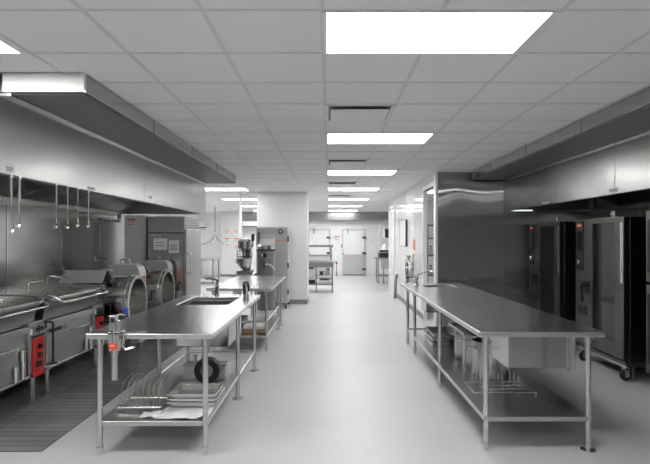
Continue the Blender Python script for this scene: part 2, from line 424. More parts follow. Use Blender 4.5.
def make_vent(row):
    x0, y0 = GX, GY + row * T; x1, y1 = x0 + T, y0 + T
    r = thing('ceiling_vent', 'nearest and largest square ceiling air vent, in front of the second light panel', 'vent', ((x0 + x1) / 2, (y0 + y1) / 2, CEIL), 'square ceiling air vents')
    f = MB(); z0, z1 = CEIL - 0.014, CEIL - 0.002; e = 0.03
    f.box(x0, x1, y0, y0 + e, z0, z1, M['vent']); f.box(x0, x1, y1 - e, y1, z0, z1, M['vent'])
    f.box(x0, x0 + e, y0 + e, y1 - e, z0, z1, M['vent']); f.box(x1 - e, x1, y0 + e, y1 - e, z0, z1, M['vent'])
    f.build('vent_frame', r)
    MB().box(x0 + e, x1 - e, y0 + e, y1 - e, CEIL - 0.005, CEIL - 0.001, M['ventgap']).build('vent_opening', r)
    MB().box(x0 + 0.05, x1 - 0.05, y0 + 0.05, y1 - 0.05, CEIL - 0.042, CEIL - 0.034, M['vent']).box(x0 + .28, x1 - .28, y0 + .28, y1 - .28, CEIL - 0.035, CEIL - 0.004, M['vent']).build('vent_plate', r, bevel=0.003)
    return r, Vector(((x0 + x1) / 2, (y0 + y1) / 2, CEIL))
V0, VP0 = make_vent(3)
for r_, lb in {8: 'second square ceiling air vent, just before the third light panel', 13: 'third square ceiling air vent, just before the fourth light panel',
               18: 'smallest visible square ceiling air vent, far down the aisle'}.items():
    dup(V0, VP0 + Vector((0, (r_ - 3) * T, 0)), lb)
tag(MB().lathe([(0.0, -0.05), (0.03, -0.045), (0.03, -0.035), (0.01, -0.03), (0.01, -0.012), (0.04, -0.010), (0.04, -0.004)], (0.26, 11.95, CEIL), M['chrome'], n=16).build('sprinkler', loc=(0.26, 11.95, CEIL)),
    'tiny chrome sprinkler head on the ceiling by the fourth light panel', 'sprinkler')

# ------------------------------------------------------------------ exhaust hoods
def hood(side, label, xo, xf, xb, y0, y1, ysplit, zb, yh=None):
    """side -1 left, +1 right: xo outer edge of plenum, xf hood face, xb wall"""
    s = side
    X = lambda a: s * a
    def bx(mb, a0, a1, *rest): 
        a0, a1 = sorted((X(a0), X(a1))); return mb.box(a0, a1, *rest)
    r = thing('exhaust_hood', label, 'hood', (X(xf), (y0 + y1) / 2, zb))
    zc = CEIL - 0.006
    m = MB(); bx(m, xo, xf + 0.0, y0 + 0.02, y1 - 0.05, 2.635, zc, M['plenum'])
    bx(m, xf, xb, y0 + 0.02, y0 + 0.04, 2.635, zc, M['plenum'])
    m.build('supply_plenum', r, bevel=0.004)
    m = MB(); bx(m, xo + 0.004, xf + 0.4 if yh is None else xf - 0.001, y0 + 0.006, y0 + 0.022, 2.632, zc, M['endbright']); m.build('plenum_bright_end', r)  # near end face with its reflected brightness painted as a paler sheet
    m = MB(); bx(m, xo - 0.006, xo + 0.003, y0 + 0.005, y0 + 0.025, 2.63, zc, M['chrome'])
    y = y0 + 0.03
    while y < y1 - 0.3:
        bx(m, xo - 0.004, xo + 0.002, y, y + 0.005, 2.636, zc, M['plenum']); y += 1.42
    bx(m, xf - 0.045, xf, y0 + .03, y1 - .06, 2.612, 2.637, M['leg'])
    m.build('plenum_trim', r)
    m = MB(); bx(m, xo + 0.02, xf - 0.05, y0 + 0.04, y1 - 0.08, 2.622, 2.637, M['undershade']); m.build('underside_shade_panel', r)  # plain grey sheet that darkens the underside like shade, no holes
    yh = yh or y0
    for a, b in zip([yh] + ysplit, ysplit + [y1]):
        m = MB(); bx(m, xf, xf + 0.03, a + 0.004, b - 0.004, zb, 2.634, M['hood'])
        bx(m, xf + 0.03, xf + 0.07, a + 0.004, b - 0.004, zb, zb + 0.02, M['hood'])
        m.build('front_panel', r, bevel=0.004)
    for a, b in ((yh, yh + 0.03), (y1 - 0.03, y1)):
        m = MB(); bx(m, xf + 0.031, xb, a, b, zb, zc, M['hood']); m.build('end_panel', r, bevel=0.003)
    # ceiling of the hood cavity and the back shelf
    m = MB(); bx(m, xf + 0.03, xb, y0 + 0.03, y1 - 0.03, 2.6, 2.634, M['filter']); bx(m, xb - 0.12, xb, y0 + 0.03, y1 - 0.03, zb - 0.03, zb + 0.06, M['filter'])
    m.build('inner_lining', r)
    n = int((y1 - y0 - 0.1) / 0.5); wd = (y1 - y0 - 0.08) / n
    for i in range(n):
        a = y0 + 0.04 + i * wd
        m = MB(); A = Vector((X(xb - 0.13), 0, zb + 0.05)); B = Vector((X(xf + 0.45), 0, 2.52))
        d = (B - A).normalized(); nrm = Vector((-d.z, 0, d.x)) * (0.02)
        if nrm.z < 0: nrm = -nrm
        P = [A, B, B + nrm, A + nrm]
        m.prism([(p.x, a + 0.004, p.z) for p in P], (0, wd - 0.008, 0), M['filter'])
        for j in range(7):
            yy = a + 0.03 + j * (wd - 0.06) / 7
            P2 = [A - nrm * 0.7, B - nrm * 0.7, B, A]
            m.prism([(p.x, yy, p.z) for p in P2], (0, 0.03, 0), M['filter'])
        m.build('baffle_filter', r)
    return r
HL = hood(-1, 'long stainless exhaust hood over the red-panelled pans and kettles', 1.715, 2.29, 3.95, 3.64, 9.66, [6.45], 2.06, 3.61)
HR = hood(1, 'long stainless exhaust hood over the tall combi ovens', 2.45, 3.05, 4.6, 3.6, 9.07, [5.55], 2.08)
# small plates on the hood faces
def plate(parent, s, x, ya, yb, za, zb_, m='paper', marks=True):
    a, b = sorted((s * (x - 0.004), s * (x + 0.001)))
    mb = MB().box(a, b, ya, yb, za, zb_, M[m])
    if marks:
        c0, c1 = sorted((s * (x - 0.0055), s * (x - 0.003)))
        h = zb_ - za
        for q in (0.25, 0.55): mb.box(c0, c1, ya + 0.02, yb - 0.02, za + q * h, za + (q + 0.15) * h, M['ink'])
    o = mb.build('label_plate', parent); o['label'] = 'small printed plate'
plate(HL, -1, 2.29, 3.66, 3.77, 2.075, 2.13); plate(HL, -1, 2.29, 4.93, 5.08, 2.075, 2.10); plate(HL, -1, 2.29, 6.62, 6.72, 2.12, 2.15)
plate(HR, 1, 3.05, 5.48, 5.66, 2.10, 2.145); plate(HR, 1, 3.05, 7.2, 7.42, 2.1, 2.125)
# duct stub and added glowing parts under the hoods
MB().cyl((4.12, 8.1, 2.17), (4.5, 8.1, 2.17), 0.075, M['greyplastic'], 20).cyl((4.09, 8.1, 2.17), (4.13, 8.1, 2.17), 0.085, M['chrome'], 20).build('duct_stub', HR)
m = MB().box(3.12, 3.5, 8.93, 9.0, 2.085, 2.10, M['strip']); o = m.build('added_hood_glow', HR); o['label'] = 'glowing strip standing in for a reflection'  # emissive strip imitating a reflection at the hood's far end

for yy in (4.6, 6.6, 8.6):
    o = MB().cyl((-2.58, yy - 0.3, 2.5), (-2.58, yy + 0.3, 2.5), 0.045, M['lamp'], 16).build('added_hood_glow', HL); o['label'] = 'unseen fill lamp added inside the hood'  # added behind the hood lip to brighten the left cook line
# hooks hanging along the left hood lip
def hook(y, ln, label, lean=0.0):
    x = -2.275; zt = 2.062
    r = thing('hanging_hook', label, 'hook', (x, y, zt), 'steel hooks hanging from the left hood')
    MB().tube([(x, y, zt), (x, y + lean * 0.5, zt - ln * 0.5), (x, y + lean, zt - ln + 0.05)], 0.006, M['chrome'], 8).tube([(x, y, zt - 0.02), (x, y + lean * 0.4, zt - ln * 0.55)], 0.010, M['chrome'], 8).build('rod', r)
    y2 = y + lean
    MB().tube([(x, y2, zt - ln + 0.055), (x, y2 + 0.008, zt - ln + 0.02), (x, y2 + 0.012, zt - ln)] + arc((x, y2 - 0.012, zt - ln), 0.022, 0, -PI, 6, 'YZ'), 0.007, M['chrome'], 8).build('hook_tip', r)
    MB().box(x - 0.012, x + 0.004, y - 0.012, y + 0.012, zt - 0.03, zt + 0.0, M['steel']).build('clip', r)
    return r
hook(3.725, 0.40, 'long steel hook nearest the photo edge, one of a close pair', 0.008)
hook(3.825, 0.36, 'steel hook second from the photo edge, leaning to its neighbour', -0.012)
hook(4.34, 0.35, 'steel hook third from the photo edge, first of the row of four hooks', 0.0)
hook(4.53, 0.35, 'steel hook fourth from the photo edge, second of the row of four hooks', 0.0)
hook(4.71, 0.33, 'steel hook fifth from the photo edge, third of the row of four hooks', 0.0)
hook(4.92, 0.33, 'steel hook hanging furthest right under the left hood', 0.0)

# ------------------------------------------------------------------ work tables
def leg_mb(x, y, ztop, flange=False, lm='leg'):
    m = MB(); m.cyl((x, y, 0.055), (x, y, ztop), 0.0205, M[lm], 20)
    m.cyl((x, y, ztop - 0.05), (x, y, ztop), 0.029, M[lm], 20)
    if flange:
        m.lathe([(0.055, 0.001), (0.055, 0.008), (0.022, 0.016), (0.022, 0.06)], (x, y, 0), M[lm], n=20)
    else:
        m.lathe([(0.010, 0.0005), (0.017, 0.012), (0.019, 0.03), (0.024, 0.034), (0.024, 0.06)], (x, y, 0), M[lm], n=20)
    return m
def table(label, x0, x1, y0, y1, legs, hole=None, basin_z=None, shelf=None, rails=(), z=TH, group=None, name='work_table', tm='top', sm='shelf', lm=None):
    r = thing(name, label, 'table', ((x0 + x1) / 2, (y0 + y1) / 2, 0), group)
    m = MB()
    if hole: m.slab_hole([x0, hole[0], hole[1], x1], [y0, hole[2], hole[3], y1], z - 0.042, z, M[tm])
    else: m.box(x0, x1, y0, y1, z - 0.042, z, M[tm])
    m.build('table_top', r, bevel=0.009, seg=3)
    m = MB()   # hat channels under the top
    m.box(x0 + 0.06, x0 + 0.1, y0 + 0.06, y1 - 0.06, z - 0.07, z - 0.0425, M['steel']); m.box(x1 - 0.1, x1 - 0.06, y0 + 0.06, y1 - 0.06, z - 0.07, z - 0.0425, M['steel'])
    m.build('support_channel', r)
    for (x, y, fl) in legs: leg_mb(x, y, z - 0.043, fl, lm or 'leg').build('leg', r)
    if hole:
        MB().basin(hole[0] - 0.012, hole[1] + 0.012, hole[2] - 0.012, hole[3] + 0.012, basin_z, z - 0.043, M['steel']).build('sink_basin', r, bevel=0.004)
        cx, cy = (hole[0] + hole[1]) / 2, (hole[2] + hole[3]) / 2
        MB().cyl((cx, cy, basin_z - 0.14), (cx, cy, basin_z), 0.03, M['chrome'], 16).cyl((cx, cy, basin_z - 0.03), (cx, cy, basin_z - 0.001), 0.05, M['chrome'], 16).build('drain_pipe', r)
    if shelf:
        sx0, sx1, sy0, sy1, sz = shelf
        m = MB().box(sx0, sx1, sy0, sy1, sz - 0.038, sz, M[sm]); m.build('undershelf', r, bevel=0.006)
    for (a, b) in rails: MB().cyl(a, b, 0.016, M['leg'], 14).build('rail', r)
    return r
# left table
TL = table('long stainless sink table on the left with can opener at its corner', -1.78, -0.85, 3.79, 6.45,
           [(-1.70, 3.86, False), (-0.918, 3.86, False), (-1.70, 5.2, True), (-0.912, 5.2, True), (-1.70, 6.3, True), (-0.904, 6.3, True)],
           hole=(-1.60, -1.06, 5.46, 6.2), basin_z=0.47, shelf=(-1.72, -0.90, 3.85, 5.22, 0.25),
           rails=[((-1.70, 5.22, 0.235), (-1.70, 6.3, 0.235)), ((-0.908, 5.22, 0.235), (-0.904, 6.3, 0.235)), ((-1.70, 6.3, 0.235), (-0.904, 6.3, 0.235))])
# right table
TR = table('longest stainless work table on the right with pots underneath', 1.115, 2.055, 3.86, 8.15,
           [(1.19, 3.94, False), (1.962, 3.94, True), (1.19, 5.58, False), (1.962, 5.58, True), (1.19, 7.22, False), (1.962, 7.22, False), (1.19, 7.85, False), (1.962, 7.85, False)],
           hole=(1.40, 1.83, 7.44, 7.84), basin_z=0.55, shelf=(1.17, 1.98, 3.92, 7.24, 0.26),
           rails=[((1.19, 7.24, 0.24), (1.19, 7.85, 0.24)), ((1.962, 7.24, 0.24), (1.962, 7.85, 0.24)), ((1.19, 7.85, 0.24), (1.962, 7.85, 0.24))])
m = MB(); m.box(1.50, 2.03, 4.36, 4.86, 0.515, TH - 0.0435, M['steel']); m.build('drawer_housing', TR, bevel=0.006)
MB().box(1.505, 2.025, 4.345, 4.361, 0.522, TH - 0.06, M['plenum']).build('drawer_front', TR, bevel=0.004)
MB().box(2.034, 2.05, 4.32, 4.36, 0.50, TH - 0.045, M['steel']).box(1.99, 2.035, 4.33, 4.345, 0.50, TH - 0.045, M['steel']).build('drawer_bracket', TR)
# second left table
T2 = table('second stainless table on the left, beyond the sink table', -1.72, -0.81, 7.28, 9.78,
           [(-1.64, 7.42, False), (-0.895, 7.42, False), (-1.64, 9.2, True), (-0.895, 9.2, True), (-1.64, 9.66, True), (-0.895, 9.66, True)],
           shelf=(-1.66, -0.88, 7.40, 9.22, 0.23), rails=[((-0.895, 7.42, 0.42), (-0.895, 9.2, 0.42)), ((-1.64, 7.42, 0.42), (-0.895, 7.42, 0.42))])

# can opener on the left table's front edge
co = thing('can_opener', 'bench can opener clamped to the front edge of the left table', 'can opener', (-1.55, 3.765, TH))
x, y = -1.55, 3.755
MB().box(x - 0.036, x + 0.036, 3.735, 3.785, 0.79, 0.87, M['steel']).box(x - 0.042, x + 0.042, 3.735, 3.86, TH + 0.001, TH + 0.02, M['steel']).box(x - 0.042, x + 0.042, 3.735, 3.785, 0.86, TH + 0.02, M['steel']).build('clamp_base', co, bevel=0.005)
MB().cyl((x + 0.0, y, 0.585), (x, y, 1.0), 0.022, M['steel'], 20).build('shaft', co)
MB().box(x - 0.03, x + 0.018, y - 0.03, y + 0.03, 0.945, 1.05, M['steel']).box(x + 0.012, x + 0.036, y - 0.016, y + 0.02, 0.915, 1.0, M['steel']).cyl((x + 0.034, y, 0.93), (x + 0.034, y + 0.0, 1.015), 0.012, M['chrome'], 14).build('opener_head', co, bevel=0.006)
MB().box(x - 0.012, x + 0.012, y - 0.036, y - 0.033, 1.0, 1.03, M['black']).build('blade_slot', co)
MB().tube([(x + 0.01, y, 1.045), (x + 0.04, y + 0.01, 1.055), (x + 0.075, y + 0.02, 1.05)], 0.007, M['chrome'], 10).build('crank_arm', co)
kb = MB().lathe([(0.0, 0.0), (0.012, 0.0), (0.010, 0.012), (0.020, 0.024), (0.025, 0.036), (0.02, 0.048), (0.0, 0.052)], (x + 0.07, y + 0.02, 1.053), M['blue'], n=16).build('crank_knob', co); kb['label'] = 'blue knob'
lb = MB().box(x - 0.030, x + 0.028, 3.729, 3.7345, 0.805, 0.85, M['orange']).box(x - 0.02, x + 0.012, 3.7275, 3.7295, 0.832, 0.838, M['paper']).build('warning_label', co); lb['label'] = 'orange red label'
MB().tube([(x + 0.06, 3.775, 0.90), (x + 0.06, 3.755, 0.83), (x + 0.075, 3.76, 0.80), (x + 0.13, 3.80, 0.81)], 0.010, M['chrome'], 10).build('clamp_screw', co)
MB().prism([(x + 0.06, 3.80, TH + 0.002), (x + 0.20, 3.86, TH + 0.002), (x + 0.21, 3.90, TH + 0.002), (x + 0.06, 3.86, TH + 0.002)], (0, 0, 0.006), M['steel']).build('guide_plate', co)

# faucets
def faucet_lever(label, x, y):
    r = thing('faucet', label, 'faucet', (x, y, TH))
    MB().lathe([(0.035, 0.001), (0.035, 0.012), (0.022, 0.02), (0.022, 0.09), (0.026, 0.1), (0.02, 0.14)], (x, y, TH), M['chrome'], n=18).build('faucet_body', r)
    return r
f1 = faucet_lever('chrome faucet with thin dark arm at the left table sink', -1.365, 6.34)
MB().tube([(-1.365, 6.34, TH + 0.14), (-1.36, 6.33, TH + 0.185), (-1.38, 6.3, TH + 0.20), (-1.44, 6.24, TH + 0.215), (-1.47, 6.2, TH + 0.215)], 0.010, M['darkmetal'], 10).build('spout', f1)
MB().cyl((-1.375, 6.29, TH + 0.055), (-1.365, 6.345, TH + 0.055), 0.014, M['blue'], 12).build('valve_cap', f1)
f2 = faucet_lever('dark arched faucet at the back right of the left sink', -1.005, 6.32)
MB().tube([(-1.035, 6.32, TH + 0.02), (-1.038, 6.32, TH + 0.11)] + arc((-1.008, 6.32, TH + 0.13), 0.032, PI, 0, 8, 'XZ') + [(-0.975, 6.32, TH + 0.10), (-0.978, 6.32, TH + 0.05)], 0.011, M['darkmetal'], 10).build('spout', f2)
f3 = faucet_lever('chrome faucet with long spout at the right table sink', 1.30, 7.72)
MB().tube([(1.30, 7.72, TH + 0.12), (1.32, 7.72, TH + 0.16), (1.38, 7.7, TH + 0.19), (1.46, 7.68, TH + 0.215), (1.52, 7.67, TH + 0.22), (1.535, 7.665, TH + 0.20)], 0.010, M['chrome'], 10).build('spout', f3)
MB().cyl((1.272, 7.72, TH + 0.10), (1.25, 7.70, TH + 0.16), 0.008, M['chrome'], 10).cyl((1.30, 7.70, TH + 0.07), (1.30, 7.64, TH + 0.075), 0.014, M['chrome'], 12).build('lever', f3)

# ---- under the left table
SZ = 0.25
wr = thing('wire_rack', 'low chrome wire rack of upright loops on the left undershelf', 'rack', (-1.42, 4.16, SZ))
m = MB()
for yy in (4.08, 4.33): m.tube([(-1.655, yy, SZ + 0.03), (-1.315, yy, SZ + 0.03)], 0.007, M['wire'], 8)
for xx in (-1.655, -1.315): m.tube([(xx, 4.08, SZ + 0.03), (xx, 4.33, SZ + 0.03)], 0.006, M['wire'], 8)
for xx in (-1.655, -1.315):
    for yy in (4.08, 4.33): m.cyl((xx, yy, SZ + 0.001), (xx, yy, SZ + 0.034), 0.010, M['wire'], 10)
m.build('rack_base', wr)
for i in range(8):
    xx = -1.63 + i * 0.042
    MB().tube([(xx, 4.095, SZ + 0.03), (xx, 4.095, SZ + 0.17), (xx + 0.012, 4.11, SZ + 0.225), (xx + 0.03, 4.16, SZ + 0.255), (xx + 0.03, 4.25, SZ + 0.255), (xx + 0.012, 4.30, SZ + 0.225), (xx, 4.315, SZ + 0.17), (xx, 4.315, SZ + 0.03)], 0.0042, M['wire'], 8).build('loop', wr)
# crumpled white cloth
m = MB(); nx, ny = 26, 20; gv = {}
for i in range(nx + 1):
    for j in range(ny + 1):
        u, v = i / nx, j / ny
        x = -1.43 + u * 0.52; y = 3.905 + v * (0.40 if u > 0.28 else 0.12) + 0.05 * (noise.noise(Vector((u * 3, 7.1, 0)))) - 0.03 * math.sin(u * 3)
        on = (x > -1.30)
        h = max(0, noise.noise(Vector((u * 6, v * 5, 1.3)))) * (0.035 if y < 4.06 or x < -1.33 else 0.006)
        if 4.06 <= y: h = min(h, 0.008)
        gv[i, j] = m.bm.verts.new((x, y, SZ + 0.006 + h))
for i in range(nx):
    for j in range(ny): m.face([gv[i, j], gv[i + 1, j], gv[i + 1, j + 1], gv[i, j + 1]], M['cloth'])
cl = m.build('cleaning_cloth', loc=(-1.17, 4.1, SZ), angle=60)
sd = cl.modifiers.new('thick', 'SOLIDIFY'); sd.thickness = 0.004
tag(cl, 'crumpled white cloth lying under the shallow pans on the left undershelf', 'cloth')
def hotel_pan(cx, cy, z, lx, ly, dp, label, group, rim=0.022, name='steel_pan', inset=False):
    r = thing(name, label, 'pan', (cx, cy, z), group)
    x0, x1, y0, y1 = cx - lx / 2, cx + lx / 2, cy - ly / 2, cy + ly / 2
    MB().basin(x0 + rim, x1 - rim, y0 + rim, y1 - rim, z, z + dp, M['steel'], 0.006).build('pan_body', r, bevel=0.003)
    MB().slab_hole([x0, x0 + rim + .004, x1 - rim - .004, x1], [y0, y0 + rim + .004, y1 - rim - .004, y1], z + dp - 0.004, z + dp + 0.006, M['steel']).build('pan_rim', r, bevel=0.003)
    return r
hotel_pan(-1.085, 4.27, SZ + 0.019, 0.40, 0.33, 0.032, 'lowest shallow steel pan, resting on the white cloth', 'shallow pans on the left undershelf')
hotel_pan(-1.085, 4.27, SZ + 0.0585, 0.40, 0.33, 0.022, 'middle shallow steel pan in the stack on the white cloth', 'shallow pans on the left undershelf')
hotel_pan(-1.09, 4.275, SZ + 0.088, 0.40, 0.33, 0.03, 'topmost shallow steel pan of the stack on the white cloth', 'shallow pans on the left undershelf')
# hose reel and box at the back of the undershelf
hr = thing('hose_reel', 'dark round hose reel under the left table sink', 'hose reel', (-1.135, 4.86, SZ))
MB().lathe([(0.03, -0.05), (0.115, -0.05), (0.12, -0.03), (0.12, 0.03), (0.115, 0.05), (0.03, 0.05)], (-1.135, 4.86, SZ + 0.128), M['darkmetal'], axis='Y', n=28).build('reel_drum', hr)
MB().lathe([(0.0, -0.065), (0.03, -0.065), (0.04, -0.06), (0.06, -0.051), (0.06, -0.045)], (-1.135, 4.86, SZ + 0.128), M['grey'], axis='Y', n=24).build('reel_hub', hr)
MB().box(-1.24, -1.03, 4.80, 4.92, SZ + 0.001, SZ + 0.012, M['steel']).box(-1.15, -1.12, 4.922, 4.936, SZ + 0.001, SZ + 0.2, M['steel']).build('reel_bracket', hr)
fb = thing('steel_box', 'pale steel box behind the hose reel under the left table', 'box', (-1.2, 5.06, SZ))
MB().box(-1.40, -0.985, 4.98, 5.15, SZ + 0.001, SZ + 0.13, M['kick']).build('box_body', fb, bevel=0.008)
MB().box(-1.405, -0.98, 4.975, 5.155, SZ + 0.1305, SZ + 0.145, M['steel']).build('box_lid', fb, bevel=0.005)
for xx in (-1.30, -1.22):
    MB().cyl((xx, 5.06, SZ + 0.145), (xx, 5.06, SZ + 0.21), 0.018, M['chrome'], 14).cyl((xx, 5.06, SZ + 0.205), (xx, 5.06, SZ + 0.22), 0.026, M['chrome'], 14).build('valve_stem', fb)

# ---- under the right table
RZ = 0.26
def stock_pot(cy, label, lid=None):
    cx, R, H = 1.585, 0.172, 0.345
    r = thing('stock_pot', label, 'pot', (cx, cy, RZ), 'stock pots under the right table')
    MB().lathe([(0.0, 0.001), (R - 0.012, 0.001), (R, 0.014), (R, H - 0.012), (R + 0.008, H - 0.008), (R + 0.008, H), (R - 0.004, H), (R - 0.004, 0.02), (0.0, 0.016)], (cx, cy, RZ), M['pot'], n=40).build('pot_body', r)
    for s_ in (-1, 1):
        x0 = cx + s_ * R; d = s_ * 0.045
        MB().tube([(x0, cy - 0.055, RZ + 0.27), (x0 + d * 0.8, cy - 0.05, RZ + 0.275), (x0 + d, cy, RZ + 0.277), (x0 + d * 0.8, cy + 0.05, RZ + 0.275), (x0, cy + 0.055, RZ + 0.27)], 0.007, M['chrome'], 8).build('pot_handle', r)
    return r
stock_pot(5.10, 'open stock pot nearest the drawer on the right undershelf')
stock_pot(5.475, 'middle stock pot of three, half under a flat tray')
stock_pot(5.85, 'farthest stock pot of three, under the flat tray')
sp = thing('sheet_pan', 'flat steel tray lying across the two farther stock pots', 'tray', (1.6, 5.67, RZ + 0.347))
MB().box(1.395, 1.80, 5.36, 6.02, RZ + 0.346, RZ + 0.352, M['steel']).build('tray_base', sp)
MB().slab_hole([1.385, 1.40, 1.79, 1.81], [5.35, 5.365, 6.01, 6.03], RZ + 0.352, RZ + 0.372, M['steel']).build('tray_rim', sp, bevel=0.003)
hotel_pan(1.43, 6.62, RZ + 0.002, 0.36, 0.5, 0.065, 'lowest of three nested pans behind the stock pots', 'deep pans behind the stock pots')
hotel_pan(1.43, 6.62, RZ + 0.075, 0.36, 0.5, 0.05, 'middle of three nested pans behind the stock pots', 'deep pans behind the stock pots')
hotel_pan(1.44, 6.60, RZ + 0.133, 0.36, 0.5, 0.05, 'top of three nested pans behind the stock pots', 'deep pans behind the stock pots')
gr = thing('peg_rack', 'flat wire rack with upright pegs near the front right undershelf', 'rack', (1.5, 4.62, RZ))
m = MB()
for yy in (4.45, 4.56, 4.67, 4.78): m.tube([(1.25, yy, RZ + 0.025), (1.77, yy, RZ + 0.025)], 0.006, M['wire'], 8)
for xx in (1.25, 1.42, 1.60, 1.77): m.tube([(xx, 4.45, RZ + 0.016), (xx, 4.78, RZ + 0.016)], 0.005, M['wire'], 8)
for xx in (1.25, 1.77):
    for yy in (4.45, 4.78): m.cyl((xx, yy, RZ + 0.001), (xx, yy, RZ + 0.022), 0.008, M['wire'], 8)
m.build('rack_grid', gr)
for (xx, yy) in ((1.36, 4.67), (1.36, 4.78), (1.52, 4.56), (1.52, 4.67), (1.52, 4.78), (1.66, 4.56), (1.66, 4.67), (1.66, 4.78)):
    MB().cyl((xx, yy, RZ + 0.02), (xx, yy, RZ + 0.135), 0.006, M['wire'], 8).build('peg', gr)

# ------------------------------------------------------------------ tilting pans (left cook line)
def skillet(y0, y1, label):
    xf, xb = -2.87, -3.80
    r = thing('tilting_pan', label, 'cooking pan', ((xf + xb) / 2, (y0 + y1) / 2, 0), 'tilting braising pans')
    # lower housing
    MB().box(xb, xf, y0, y1, 0.29, 0.70, M['skillet']).build('housing', r, bevel=0.01)
    MB().box(xf, xf + 0.012, y0 + 0.03, y1 - 0.30, 0.31, 0.62, M['skillet']).box(xf - 0.02, xf + 0.03, y0, y1, 0.70, 0.765, M['skillet']).box(xf, xf + 0.03, y0, y1, 0.275, 0.30, M['steel']).build('front_apron', r, bevel=0.006)
    # pan body, sloped front
    P = [(xb, y0 + 0.02, 0.767), (xf - 0.03, y0 + 0.02, 0.767), (xf + 0.0, y0 + 0.02, 0.90), (xf + 0.045, y0 + 0.02, 0.965), (xb, y0 + 0.02, 0.965)]
    MB().prism(P, (0, y1 - y0 - 0.10, 0), M['skillet']).build('pan_body', r, bevel=0.008)
    # lid
    P = [(xb + 0.02, y0 + 0.0, 0.967), (xf + 0.055, y0, 0.967), (xf + 0.055, y0, 1.0), (xf - 0.08, y0, 1.032), (xb + 0.1, y0, 1.05), (xb + 0.02, y0, 1.03)]
    ld = MB().prism(P, (0, y1 - y0 - 0.06, 0), M['plenum']).build('lid', r, bevel=0.008)
    xh = xf + 0.135
    MB().tube([(xf + 0.02, y0 + 0.06, 1.02), (xf + 0.06, y0 + 0.06, 1.015), (xh - 0.01, y0 + 0.10, 0.955), (xh, y0 + 0.13, 0.945), (xh, y1 - 0.14, 0.945), (xh - 0.01, y1 - 0.11, 0.955), (xf + 0.06, y1 - 0.08, 1.015), (xf + 0.02, y1 - 0.08, 1.02)], 0.013, M['chrome'], 12).build('lid_bar', ld)
    yy = y1 - 0.75
    MB().tube([(-3.35, yy, 1.03), (-3.35, yy, 1.10), (-3.34, yy + 0.02, 1.115), (-3.32, yy + 0.22, 1.115), (-3.32, yy + 0.24, 1.10), (-3.32, yy + 0.24, 1.03)], 0.009, M['chrome'], 10).build('lid_handle', ld)
    # lifting spring arm at the rear of the lid
    MB().tube([(-3.45, y1 - 0.2, 1.03), (-3.43, y1 - 0.2, 1.14), (-3.40, y1 - 0.17, 1.15), (-3.2, y1 - 0.05, 1.10)], 0.009, M['chrome'], 10).build('spring_arm', ld)
    # control column at the right end
    cc = MB().box(xf - 0.35, xf + 0.035, y1 - 0.27, y1, 0.30, 0.80, M['skillet']).build('control_column', r, bevel=0.008)
    rp = MB().box(xf + 0.035, xf + 0.045, y1 - 0.215, y1 - 0.015, 0.27, 0.645, M['red']).build('control_panel', cc, bevel=0.003); rp['label'] = 'bright red panel with black knobs'
    MB().box(xf + 0.036, xf + 0.043, y1 - 0.225, y1 - 0.005, 0.648, 0.672, M['black']).box(xf + 0.036, xf + 0.044, y1 - 0.22, y1 - 0.01, 0.69, 0.76, M['plenum']).box(xf + 0.043, xf + 0.046, y1 - 0.17, y1 - 0.03, 0.705, 0.74, M['black']).box(xf + 0.036, xf + 0.046, y1 - 0.262, y1 - 0.225, 0.69, 0.74, M['paper']).build('name_strip', cc)
    for z, q in ((0.56, 0.024), (0.475, 0.026)):
        MB().lathe([(q, 0), (q, 0.02), (q * 0.7, 0.03), (0, 0.03)], (xf + 0.045, y1 - 0.11, z), M['black'], axis='X', n=16).build('knob', cc)
    MB().box(xf + 0.045, xf + 0.055, y1 - 0.16, y1 - 0.07, 0.36, 0.42, M['black']).build('switch', cc, bevel=0.004)
    MB().cyl((xf - 0.10, y1 - 0.12, 0.80), (xf - 0.10, y1 - 0.12, 0.835), 0.035, M['darkmetal'], 16).cyl((xf - 0.10, y1 - 0.12, 0.835), (xf - 0.10, y1 - 0.12, 0.86), 0.026, M['chrome'], 16).build('steam_cap', cc)
    # tilt crank, black tubing
    MB().tube([(xf - 0.05, y1 + 0.012, 0.775), (xf + 0.09, y1 + 0.012, 0.775), (xf + 0.115, y1 + 0.012, 0.76), (xf + 0.115, y1 + 0.012, 0.36)], 0.011, M['black'], 10).tube([(xf + 0.115, y1 + 0.012, 0.37), (xf + 0.10, y1 - 0.06, 0.37), (xf + 0.16, y1 + 0.0, 0.372)], 0.012, M['black'], 10).build('tilt_crank', r)
    # hanging drain tubes and badge
    MB().cyl((xf + 0.035, y1 - 0.36, 0.30), (xf + 0.035, y1 - 0.36, 0.56), 0.022, M['chrome'], 16).build('drain_tube', r)
    MB().cyl((xf + 0.035, y1 - 0.47, 0.30), (xf + 0.035, y1 - 0.47, 0.44), 0.020, M['chrome'], 16).build('drain_tube', r)
    MB().box(xf + 0.012, xf + 0.018, y0 + 0.10, y0 + 0.30, 0.638, 0.675, M['black']).box(xf + 0.012, xf + 0.018, y0 + 0.33, y0 + 0.42, 0.638, 0.675, M['steel']).build('badge', r)
    MB().tube([(xf + 0.012, y0 + 0.50, 0.60), (xf + 0.04, y0 + 0.50, 0.60), (xf + 0.045, y1 - 0.45, 0.60), (xf + 0.012, y1 - 0.45, 0.60)], 0.008, M['steel'], 8).build('front_rail', r)
    for xx in (xf - 0.035, xb + 0.06):
        for yy in (y0 + 0.11, y1 - 0.09):
            MB().cyl((xx, yy, 0.05), (xx, yy, 0.29), 0.026, M['steel'], 16).lathe([(0.018, 0.0045), (0.03, 0.012), (0.03, 0.055)], (xx, yy, 0), M['steel'], n=16).build('leg', r)
    return r
skillet(3.88, 5.18, 'nearest tilting pan with red control panel, cut by the left edge')
skillet(5.24, 6.54, 'second tilting pan with red control panel, next to the kettle')
